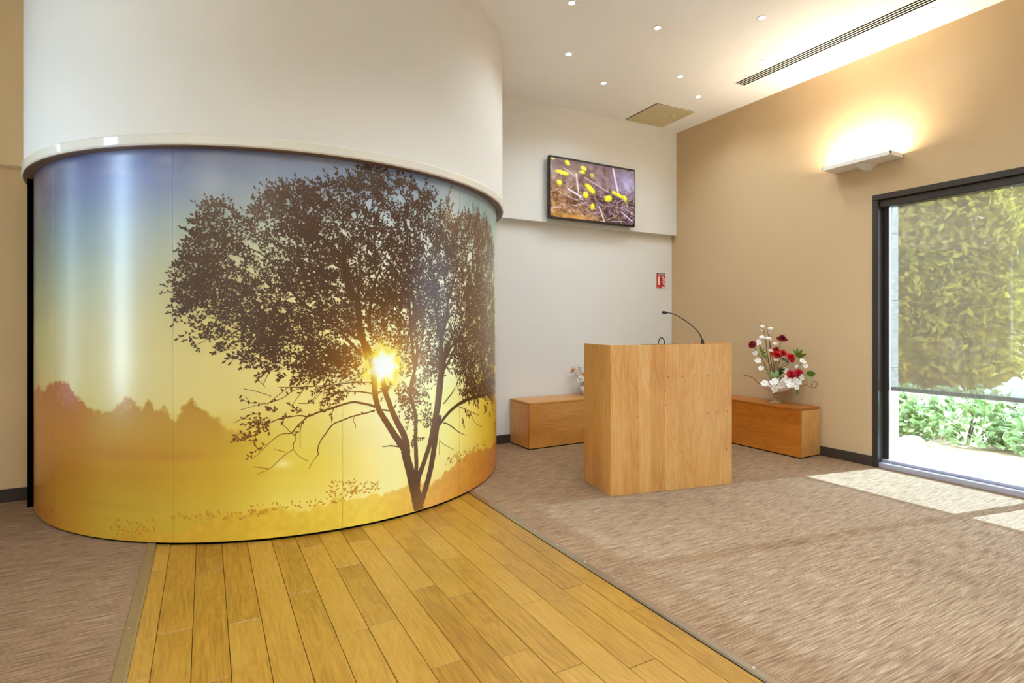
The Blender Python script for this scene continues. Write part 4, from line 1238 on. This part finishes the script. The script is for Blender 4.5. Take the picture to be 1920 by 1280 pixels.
vent = empty('linear_vent', (4.845, 3.80, ZC), 0, 'long slotted ventilation grille in the ceiling beside the tan wall', 'vent')
VLEN = 4.6
box('backing', -0.070, 0.070, -VLEN, -0.01, -0.0015, 0.0, DARKGAP, vent)
for i in range(5):
    x = -0.0775 + i * 0.0350
    box('slat', x, x + 0.0095, -VLEN, 0.0, -0.0045, -0.0015, CEIL, vent)
box('end_strip', -0.0775, 0.0765, 0.0, 0.012, -0.0045, -0.0015, CEIL, vent)

hatch = empty('ceiling_hatch', (4.735, 4.815, ZC), math.radians(-2), 'square beige access hatch in the ceiling corner', 'hatch')
HM = plain('hatch_beige', rgb(206, 192, 152), rough=0.6, noise=0.03)
box('hatch_frame', -0.285, 0.285, -0.27, 0.27, -0.004, 0.0, BASEM, hatch)
box('hatch_panel', -0.280, 0.286, -0.272, 0.268, -0.012, -0.004, HM, hatch, bevel=0.002)
MB().lathe([(0.030, 0), (0.030, -0.010), (0.022, -0.022), (0.010, -0.030)], 16, (0.12, -0.10, -0.012)).build('hatch_knob', HM, hatch, True)

spk = empty('ceiling_speaker', (3.70, 2.64, ZC), 0, 'small perforated loudspeaker in the ceiling at the top edge', 'speaker')
MB().lathe([(0.11, 0), (0.11, -0.003), (0.10, -0.005)], 28).build('cover', CEIL, spk, True)
hl = MB()
for i in range(-6, 7):
    for j in range(-6, 7):
        x, y = i * 0.014, j * 0.014
        if math.hypot(x, y) < 0.088:
            hl.add([(x + 0.0045 * math.cos(q * PI / 3), y + 0.0045 * math.sin(q * PI / 3), -0.0056) for q in range(6)], [(5, 4, 3, 2, 1, 0)])
tag(hl.build('perforations', DARKGAP, spk), kind='stuff')

# ------------------------------------------------------------------ flowers
BZ = 0.004 + BH
RV = Vector((math.cos(math.radians(28.4)), -math.sin(math.radians(28.4)), 0))     # sideways as seen in the photograph
FV = Vector((math.sin(math.radians(28.4)), math.cos(math.radians(28.4)), 0))      # away
VB = Vector((5.20, 3.632, BZ))
PEARL = plain('pearl_glass', rgb(246, 240, 236), rough=0.15, spec=0.7)
SMOKE = plain('smoked_foot', rgb(196, 168, 128), rough=0.2, metal=0.3)
vase = empty('flower_vase', VB, 0, 'pearly footed bowl vase standing on the bench by the tan wall', 'vase')
MB().lathe([(0.060, 0), (0.062, 0.006), (0.040, 0.014), (0.020, 0.030), (0.016, 0.050)], 24).build('foot', SMOKE, vase, True)
MB().ball((0, 0, 0.064), 0.030, 18, 8, (1, 1, 0.6)).build('stem_knop', SMOKE, vase, True)
MB().lathe([(0.018, 0.076), (0.026, 0.090), (0.032, 0.098), (0.026, 0.104)], 20).build('collar', SMOKE, vase, True)
MB().lathe([(0.020, 0.104), (0.070, 0.116), (0.118, 0.140), (0.142, 0.170), (0.148, 0.196), (0.140, 0.197), (0.132, 0.176), (0.10, 0.150), (0.02, 0.135)], 30).build('bowl', PEARL, vase, True)

DRED = plain('petal_dark_red', rgb(138, 10, 18), rough=0.6, noise=0.25, scale=60)
CRIM = plain('petal_crimson', rgb(196, 16, 46), rough=0.6, noise=0.2, scale=60)
BRED = plain('petal_bright_red', rgb(214, 24, 26), rough=0.55, noise=0.15, scale=60)
PWH = plain('petal_white', rgb(246, 240, 232), rough=0.6, noise=0.04, scale=50)
PPEA = plain('petal_peach', rgb(240, 204, 172), rough=0.6, noise=0.06, scale=50)
COTM = plain('cotton', rgb(250, 244, 234), rough=0.95, bump=0.6, scale=90)
TWIG = plain('brown_twig', rgb(120, 72, 36), rough=0.7, noise=0.2, scale=60)
STEMG = plain('stem_green', rgb(96, 104, 48), rough=0.6, noise=0.15, scale=60)
LFG = plain('leaf_green', rgb(104, 132, 40), rough=0.5, noise=0.2, scale=40)
LFD = plain('leaf_dark', rgb(52, 66, 30), rough=0.5, noise=0.2, scale=40)
LFP = plain('leaf_pale', rgb(150, 186, 120), rough=0.5, noise=0.15, scale=40)
YEL = plain('flower_heart', rgb(206, 170, 40), rough=0.6)
FR = random.Random(21)


def at(x, y, d=0.0):
    """point of the bouquet: x, y on the studied crop (1282 to the metre), d metres away from the viewer"""
    return (RV if x < 465 else Vector((0, -1.09, 0))) * ((x - 465) / 1282.0) + FV * d + Vector((0, 0, (1160 - y) / 1282.0))


def petals(mb, axis, r, layers, per, cup, ruffle=0.15, fat=1.15):
    ax = Vector(axis).normalized()
    a = ax.cross(Vector((0, 0, 1)))
    if a.length < 0.05: a = Vector((1, 0, 0))
    a.normalize(); b = ax.cross(a)
    for l in range(layers):
        k = l / max(1, layers - 1)
        rr = r * (1 - 0.62 * k); up = cup * r * (0.25 + k * 1.1)
        for i in range(per):
            q = 2 * PI * (i + 0.5 * (l % 2)) / per + FR.uniform(-0.1, 0.1)
            w = rr * math.sin(PI / per) * fat
            d1 = a * math.cos(q) + b * math.sin(q)
            d2 = -a * math.sin(q) + b * math.cos(q)
            j = lambda: FR.uniform(-ruffle, ruffle) * r
            base = ax * (k * 0.2 * r)
            mid = d1 * rr * 0.62 + ax * (up * 0.8)
            tip = d1 * rr + ax * (up * (0.7 + 0.5 * k))
            v = [base, mid - d2 * w + ax * j(), mid + d2 * w + ax * j(), tip - d2 * w * 0.75 + ax * j(), tip + d1 * rr * 0.08 + ax * j(), tip + d2 * w * 0.75 + ax * j()]
            mb.add(v, [(0, 1, 2), (1, 3, 4), (1, 4, 2), (2, 4, 5)])
    return mb


def stem_to(mb, p, root=None, rad=0.0028):
    root = root or Vector((FR.uniform(-0.05, 0.05), FR.uniform(-0.05, 0.05), 0.165))
    p = Vector(p)
    m_ = (root + p) * 0.5 + Vector((root.x * 0.3, root.y * 0.3, 0.03))
    pts = [tuple(q) for q in catmull([tuple(root), tuple(m_), tuple(p)], 4)]
    mb.tube(pts, rad, 6)


def carnation(x, y, d, r, mat, face, label):
    e = empty('red_carnation', VB, 0, label, 'flower', 'red carnations in the bouquet')
    p = at(x, y, d)
    mb = MB(); petals(mb, face, r, 5, 9, 0.55, 0.10)
    o = mb.build('flower_head', mat, e, False); o.location = p
    s_ = MB(); stem_to(s_, p); s_.build('stem', STEMG, e, True)
    MB().ball(tuple(p - Vector(face).normalized() * 0.006), r * 0.30, 8, 5).build('calyx', LFD, e, True)
    return e

up = Vector((0, 0, 1)); tv_ = -FV
carnation(140, 390, -0.02, 0.042, DRED, up * 0.6 + tv_ * 0.6 - RV * 0.8, 'dark red carnation furthest left in the bouquet')
carnation(540, 318, 0.0, 0.052, DRED, up * 1.0 + tv_ * 0.45, 'dark red carnation standing highest in the bouquet')
carnation(715, 742, -0.05, 0.040, CRIM, tv_ * 1.0 - RV * 0.3, 'crimson carnation furthest right, low in the bouquet')
carnation(605, 765, -0.07, 0.042, CRIM, tv_ * 1.0 + up * 0.3, 'crimson carnation just above the white blossoms on the bowl')
carnation(440, 530, -0.03, 0.048, BRED, tv_ * 0.6 + up, 'bright red carnation in the middle, left of two red blooms')
carnation(620, 555, -0.04, 0.050, BRED, tv_ * 0.8 + up * 0.5 + RV * 0.4, 'bright red open bloom, lower right of the middle group')
carnation(545, 500, -0.01, 0.038, BRED, tv_ * 0.7 + up * 0.6, 'bright red bloom between the two middle carnations')
carnation(475, 465, 0.02, 0.036, BRED, tv_ * 0.6 + up * 0.8, 'small red bloom uppermost of the middle red group')


def orchid(x, y, d, r, parent, face=None):
    p = at(x, y, d)
    f_ = face or (tv_ + up * FR.uniform(-0.3, 0.9) + RV * FR.uniform(-1.0, 1.0))
    r *= 0.9
    mb = MB(); petals(mb, f_, r, 1, 5, 0.5, 0.16, 0.78)
    petals(mb, f_, r * 0.5, 1, 3, 1.1, 0.08, 0.7)
    o = mb.build('blossom', PWH, parent, False); o.location = p
    MB().ball(tuple(Vector(f_).normalized() * r * 0.15), r * 0.13, 8, 5).build('heart', YEL, o, True)


def spray(label, pts, ctrl, grp='white blossom sprays in the bouquet'):
    e = empty('white_blossom_spray', VB, 0, label, 'flower', grp)
    for x, y, d, r in pts: orchid(x, y, d, r, e)
    MB().tube([tuple(q) for q in catmull([tuple(at(*c_)) for c_ in ctrl], 4)], 0.0026, 6).build('stem', STEMG, e, True)
    return e

spray('white blossoms hanging over the left half of the bowl rim', [(235, 885, -0.12, 0.038), (345, 950, -0.15, 0.046), (350, 870, -0.13, 0.044), (300, 905, -0.11, 0.034), (440, 900, -0.15, 0.044), (400, 850, -0.10, 0.034)],
      [(440, 960, 0.0), (380, 880, -0.08), (235, 885, -0.11)])
spray('white blossoms heaped over the middle and right bowl rim', [(525, 825, -0.13, 0.046), (545, 895, -0.15, 0.038), (615, 890, -0.13, 0.034), (660, 920, -0.10, 0.028), (690, 850, -0.09, 0.034), (480, 845, -0.12, 0.03)],
      [(480, 960, 0.0), (540, 860, -0.10), (690, 850, -0.08)])
spray('white blossoms behind the crimson carnations', [(575, 720, -0.02, 0.032), (770, 790, -0.03, 0.034), (655, 835, -0.08, 0.03)], [(500, 940, 0), (600, 790, -0.02), (770, 790, -0.02)])
spray('white blossom on a long stem, right side of the bouquet', [(790, 590, -0.02, 0.036), (835, 645, 0.0, 0.026), (745, 660, 0.02, 0.022)], [(520, 930, 0), (700, 740, 0.0), (790, 600, -0.01)])
spray('white petals dangling on the left side of the bouquet', [(175, 500, -0.02, 0.028), (205, 600, -0.03, 0.034), (240, 700, -0.04, 0.030), (235, 360, 0.0, 0.034)], [(420, 920, 0), (300, 650, -0.01), (240, 370, 0.0)])


def cotton(label, ctrl, bolls):
    e = empty('cotton_branch', VB, 0, label, 'flower', 'brown cotton branches in the bouquet')
    pts = [tuple(q) for q in catmull([tuple(at(*c_)) for c_ in ctrl], 5)]
    n_ = len(pts)
    MB().tube(pts, [0.005 - 0.0035 * i / (n_ - 1) for i in range(n_)], 6).build('branch', TWIG, e, True)
    for x, y, d, r in bolls:
        p = at(x, y, d)
        mb = MB()
        for q in range(4):
            mb.ball((0.42 * r * math.cos(q * PI / 2 + 0.4), 0.42 * r * math.sin(q * PI / 2 + 0.4), FR.uniform(-0.1, 0.2) * r), r * 0.66, 9, 6)
        o = mb.build('boll', COTM, e, True); o.location = p
        hk = MB(); petals(hk, (0, 0, -1), r * 0.85, 1, 4, -0.6, 0.05)
        hk.build('husk', TWIG, o, False)

cotton('cotton branch reaching highest, on the left', [(430, 900, 0.02), (360, 520, 0.02), (320, 250, 0.01), (250, 80, 0.0)], [(285, 150, 0, 0.022), (270, 295, -0.01, 0.028), (285, 205, 0.02, 0.010)])
cotton('cotton branch just right of the tallest one', [(440, 900, 0.0), (390, 560, 0.0), (365, 330, -0.01), (330, 115, 0.0)], [(390, 180, 0.0, 0.026), (350, 315, -0.02, 0.030), (370, 468, -0.03, 0.020)])
cotton('short cotton branch ending beside the red blooms', [(450, 900, -0.02), (410, 600, -0.02), (375, 400, -0.02), (375, 210, 0.0)], [(440, 385, -0.02, 0.026), (430, 588, -0.05, 0.020), (385, 235, 0.01, 0.012)])


def leaf_fan(label, mat, leaves_, root, cat='leaf'):
    e = empty('leaf_sprig', VB, 0, label, cat, 'green leaf sprigs in the bouquet')
    s_ = MB(); stem_to(s_, at(*root)); s_.build('stem', STEMG, e, True)
    for x0, y0, x1, y1, w, d in leaves_:
        a = at(x0, y0, d); b = at(x1, y1, d - 0.015)
        ax = b - a
        sd = ax.cross(FV)
        sd.normalize()
        m1 = a + ax * 0.4; m2 = a + ax * 0.75
        mesh('leaf', [a, m1 + sd * w, m1 - FV * 0.008, m1 - sd * w, m2 + sd * w * 0.8, m2 - FV * 0.008, m2 - sd * w * 0.8, b],
             [(0, 1, 2), (0, 2, 3), (1, 4, 5, 2), (2, 5, 6, 3), (4, 7, 5), (5, 7, 6)], mat, e, True)

leaf_fan('fan of yellow green leaves at the right of the bouquet', LFG, [(725, 540, 680, 430, 0.012, 0), (725, 540, 728, 415, 0.014, 0), (725, 540, 790, 440, 0.017, 0), (730, 545, 840, 490, 0.018, 0), (730, 545, 800, 525, 0.014, 0)], (725, 545, 0))
leaf_fan('round green leaf furthest right in the bouquet', LFG, [(850, 755, 945, 720, 0.030, 0), (855, 755, 910, 800, 0.020, 0), (850, 750, 900, 700, 0.020, 0)], (852, 755, 0))
leaf_fan('pale green leaves low in the middle', LFP, [(400, 830, 350, 740, 0.026, -0.06), (410, 830, 440, 720, 0.024, -0.06), (400, 830, 390, 760, 0.028, -0.08)], (405, 830, -0.05))
leaf_fan('dark green leaves behind the white blossoms', LFD, [(510, 780, 490, 680, 0.022, -0.02), (515, 780, 560, 690, 0.022, -0.02), (510, 790, 460, 730, 0.016, -0.02)], (510, 785, -0.02))
leaf_fan('green leaves on the left stems of the bouquet', LFG, [(265, 500, 240, 400, 0.012, 0), (270, 505, 330, 480, 0.014, 0), (275, 510, 335, 560, 0.014, 0), (260, 500, 300, 440, 0.010, 0)], (268, 505, 0))
leaf_fan('dark leaves under the bright red bloom', LFD, [(540, 560, 600, 620, 0.018, -0.03), (530, 550, 460, 480, 0.014, 0.0), (530, 555, 560, 600, 0.014, -0.02)], (535, 558, -0.02))
leaf_fan('small yellow green leaf hanging at the right bowl rim', LFG, [(690, 940, 685, 1030, 0.014, -0.06), (690, 940, 705, 990, 0.010, -0.06)], (680, 930, -0.05))


def twig(label, ctrl, rad):
    e = empty('curly_twig', VB, 0, label, 'twig', 'curly bare twigs in the bouquet')
    pts = [tuple(q) for q in catmull([tuple(at(*c_)) for c_ in ctrl], 6)]
    MB().tube(pts, rad, 6).build('twig_stem', TWIG, e, True)

twig('bare twig reaching out to the left of the vase', [(430, 950, 0.0), (300, 905, -0.05), (190, 890, -0.06), (135, 830, -0.06), (60, 800, -0.05), (0, 785, -0.05)], 0.0032)
twig('bare twig curling into a spiral right of the vase', [(520, 960, 0.0), (660, 930, -0.03), (770, 905, -0.03), (830, 880, -0.02), (880, 905, -0.01), (945, 905, 0.0), (978, 860, 0.0), (945, 828, -0.01), (900, 845, -0.02), (895, 895, -0.02), (930, 915, -0.01)], 0.0026)

# pale bouquet on the back bench, mostly behind the lectern
PB2 = Vector((3.86, 5.05, BZ))
bq = empty('pale_bouquet', PB2, 0, 'pale peach and white bouquet on back bench, mostly hidden behind lectern', 'bouquet')
MB().lathe([(0.05, 0), (0.055, 0.006), (0.07, 0.04), (0.10, 0.10), (0.098, 0.10), (0.06, 0.03)], 20).build('bowl', PEARL, bq, True)
for i in range(12):
    q = i * 2.4; rr = 0.045 + 0.13 * (i / 12)
    p = Vector((math.cos(q) * rr * 1.2, math.sin(q) * rr, 0.13 + 0.19 * FR.random()))
    mb = MB(); petals(mb, p + Vector((0, -0.05, 0)), 0.045, 4, 7, 0.7, 0.08)
    o = mb.build('flower', PPEA if i % 2 else PWH, bq); o.location = p
    s_ = MB(); s_.tube([(p.x * 0.2, p.y * 0.2, 0.05), tuple(p)], 0.0025, 6); s_.build('stem', STEMG, bq, True)

# ------------------------------------------------------------------ garden outside
GRAV = plain('pale_gravel', rgb(196, 190, 178), rough=0.9, noise=0.25, scale=90, bump=0.8)
tag(box('ground_gravel', XR + 0.12, 16, -10, 16, -0.30, -0.05, GRAV), 'pale gravel ground outside the window', kind='structure')
EARTH = plain('dry_earth', rgb(186, 152, 112), rough=0.95, noise=0.2, scale=30, bump=0.6)
tag(box('ground_bed', 7.0, 12, -8, 14, -0.05, -0.028, EARTH), 'dry earth planting bed under the hedge', kind='structure')


def leaf_cloud(name, C_, U_, sizes, mat, parent, asp=0.5, fold=0.25, seed=1):
    """n leaves: centres, pointing directions, lengths"""
    rg = np.random.default_rng(seed)
    n = len(C_)
    U = U_ / np.linalg.norm(U_, axis=1)[:, None]
    W = np.cross(U, rg.normal(size=(n, 3))); W /= np.linalg.norm(W, axis=1)[:, None]
    Nn = np.cross(U, W)
    s = sizes[:, None]
    base = C_ - U * s * 0.5
    l1 = C_ - U * s * 0.05 + W * s * asp * 0.5 + Nn * s * fold * 0.3
    r1 = C_ - U * s * 0.05 - W * s * asp * 0.5 + Nn * s * fold * 0.3
    tip = C_ + U * s * 0.5
    V = np.stack([base, l1, tip, r1], 1).reshape(-1, 3)
    q = np.arange(n) * 4
    Fq = np.concatenate([np.stack([q, q + 1, q + 2], -1), np.stack([q, q + 2, q + 3], -1)])
    me = bpy.data.meshes.new(name)
    me.vertices.add(len(V)); me.vertices.foreach_set('co', V.ravel())
    me.loops.add(len(Fq) * 3); me.loops.foreach_set('vertex_index', Fq.ravel().astype(np.int32))
    me.polygons.add(len(Fq)); me.polygons.foreach_set('loop_start', np.arange(0, len(Fq) * 3, 3, dtype=np.int32))
    me.update(); me.validate()
    me.materials.append(mat)
    o = bpy.data.objects.new(name, me); COL.objects.link(o); o.parent = parent
    tag(o, kind='stuff')
    return o


LAUREL = leaf_mat('laurel_leaf', rgb(104, 124, 66), rgb(146, 162, 98), rgb(184, 192, 136), 0.35)
HEDGE = leaf_mat('hedge_leaf', rgb(134, 120, 40), rgb(196, 176, 60), rgb(232, 208, 84), 0.6)
BARK = plain('bark', rgb(92, 74, 56), rough=0.9, noise=0.3, scale=30, bump=0.5)
rg = np.random.default_rng(77)

# low laurel bushes
for i, (x, y, rx, ry, h) in enumerate(((7.55, 3.75, 0.55, 0.62, 0.52), (7.60, 2.95, 0.55, 0.66, 0.55), (7.55, 2.05, 0.55, 0.66, 0.53), (7.6, 1.10, 0.55, 0.66, 0.64), (7.6, 0.1, 0.55, 0.7, 0.6))):
    e = empty('laurel_bush', (x, y, -0.03), 0, ['low laurel bush outside, nearest the stone pier', 'low laurel bush outside, second from the pier', 'low laurel bush outside, third from the pier',
                                             'low laurel bush outside, fourth from the pier', 'low laurel bush outside, fifth from the pier'][i], 'bush', 'laurel bushes under the blind')
    n = 1500
    d = rg.normal(size=(n, 3)); d /= np.linalg.norm(d, axis=1)[:, None]
    d[:, 2] = np.abs(d[:, 2])
    rad = 0.72 + 0.30 * rg.random(n)
    C_ = d * rad[:, None] * np.array([rx, ry, h]) + np.array([0, 0, 0.05])
    C_[:, 2] = np.maximum(C_[:, 2] * (0.88 + 0.25 * rg.random(n)), 0.04)
    U = d * 0.7 + rg.normal(size=(n, 3)) * 0.6 + np.array([-0.2, 0, -0.1])
    leaf_cloud('foliage', C_, U, 0.075 + 0.05 * rg.random(n), LAUREL, e, 0.52, 0.3, 100 + i)
    st = MB()
    for k in range(7):
        q = k * 0.9
        st.tube([(0.05 * math.cos(q), 0.05 * math.sin(q), 0), (rx * 0.5 * math.cos(q), ry * 0.5 * math.sin(q), h * 0.55), (rx * 0.7 * math.cos(q), ry * 0.7 * math.sin(q), h * 0.85)], 0.010, 6)
    st.build('stems', BARK, e, True)

# tall leafy trees forming a screen behind
for i, (x, y, rx, ry, h) in enumerate(((11.6, 4.75, 0.9, 1.0, 5.0), (11.3, 5.6, 0.9, 1.05, 5.4), (11.5, 6.5, 0.9, 1.1, 5.2), (11.3, 7.5, 0.9, 1.1, 5.6), (12.8, 5.1, 1.0, 1.3, 6.2), (12.8, 6.9, 1.0, 1.3, 6.4))):
    e = empty('screen_tree', (x, y, -0.03), 0, ['tall leafy tree outside, at the right edge of the view', 'tall leafy tree outside, behind the middle of the visible blind', 'tall leafy tree outside, second from the stone pier',
                                             'tall leafy tree outside, seen beside the stone pier', 'tallest tree outside in the rear row, towards the right edge', 'tallest tree outside in the rear row, towards the pier'][i], 'tree', 'trees behind the laurel bushes')
    n = 14000
    z = rg.random(n) ** 0.9
    q = rg.random(n) * 2 * PI
    prof = np.clip(np.minimum(z * 8 + 0.35, (1 - z) * 2.4 + 0.1), 0, 1)
    rad = np.sqrt(0.35 + 0.65 * rg.random(n)) * prof
    lump = 0.80 + 0.4 * vnoise(q * 2.2 + i * 7, z * 9, 5)
    C_ = np.stack([np.cos(q) * rad * rx * lump, np.sin(q) * rad * ry * lump, 0.15 + z * (h - 0.2)], -1)
    U = np.stack([np.cos(q), np.sin(q), np.full(n, -0.2)], -1) * 0.7 + rg.normal(size=(n, 3)) * 0.6
    leaf_cloud('foliage', C_, U, 0.12 + 0.09 * rg.random(n), HEDGE, e, 0.5, 0.3, 200 + i)
    tr2 = MB().tube([(0, 0, 0), (0.02, 0.03, h * 0.3), (-0.02, 0.0, h * 0.6), (0.0, 0.02, h * 0.92)], [0.09, 0.075, 0.05, 0.015], 10)
    for k in range(10):
        q_ = k * 2.4; z0 = h * (0.15 + 0.07 * k)
        tr2.tube([(0, 0, z0), (math.cos(q_) * rx * 0.4, math.sin(q_) * ry * 0.4, z0 + 0.25), (math.cos(q_) * rx * 0.75, math.sin(q_) * ry * 0.75, z0 + 0.4)], [0.03, 0.02, 0.008], 6)
    tr2.build('trunk', BARK, e, True)


def boulder(x, y, sx, sy, sz, seed, label):
    rr = np.random.default_rng(seed)
    bm = bmesh.new()
    bmesh.ops.create_icosphere(bm, subdivisions=3, radius=1.0)
    for v in bm.verts:
        p = v.co
        n_ = float(fbm(np.array([p.x * 1.7 + seed * 3.1]), np.array([p.y * 1.7 + p.z * 1.3]), 3, seed)[0])
        k = 0.75 + 0.5 * n_
        v.co = Vector((p.x * sx * k, p.y * sy * k, max(p.z, -0.5) * sz * k + 0.4 * sz))
    for f_ in bm.faces: f_.smooth = True
    me = bpy.data.meshes.new('boulder'); bm.to_mesh(me); bm.free()
    me.materials.append(STONE)
    o = bpy.data.objects.new('boulder', me); COL.objects.link(o); o.location = (x, y, -0.05)
    tag(o, label, 'stone', 'pale stones on the gravel')

boulder(6.98, 3.22, 0.17, 0.14, 0.07, 1, 'pale boulder at the foot of the first laurel bush')
boulder(6.05, 2.42, 0.13, 0.13, 0.07, 2, 'pale boulder on the gravel close to the window')
boulder(6.25, 2.25, 0.16, 0.14, 0.08, 3, 'larger pale boulder at the right edge of the view')
boulder(6.75, 2.75, 0.07, 0.06, 0.04, 4, 'small pale stone alone on the gravel')
boulder(6.9, 2.30, 0.10, 0.09, 0.05, 5, 'pale stone beside the second laurel bush')
pb = MB()
for i in range(900):
    x = 5.75 + 1.3 * rg.random(); y = 1.2 + 2.6 * rg.random(); s_ = 0.008 + 0.014 * rg.random()
    pb.ball((x, y, -0.048), s_, 5, 3, (1, 1, 0.6))
tag(pb.build('gravel_pebbles', GRAV), 'loose pale pebbles scattered on the gravel', 'pebbles', kind='stuff')
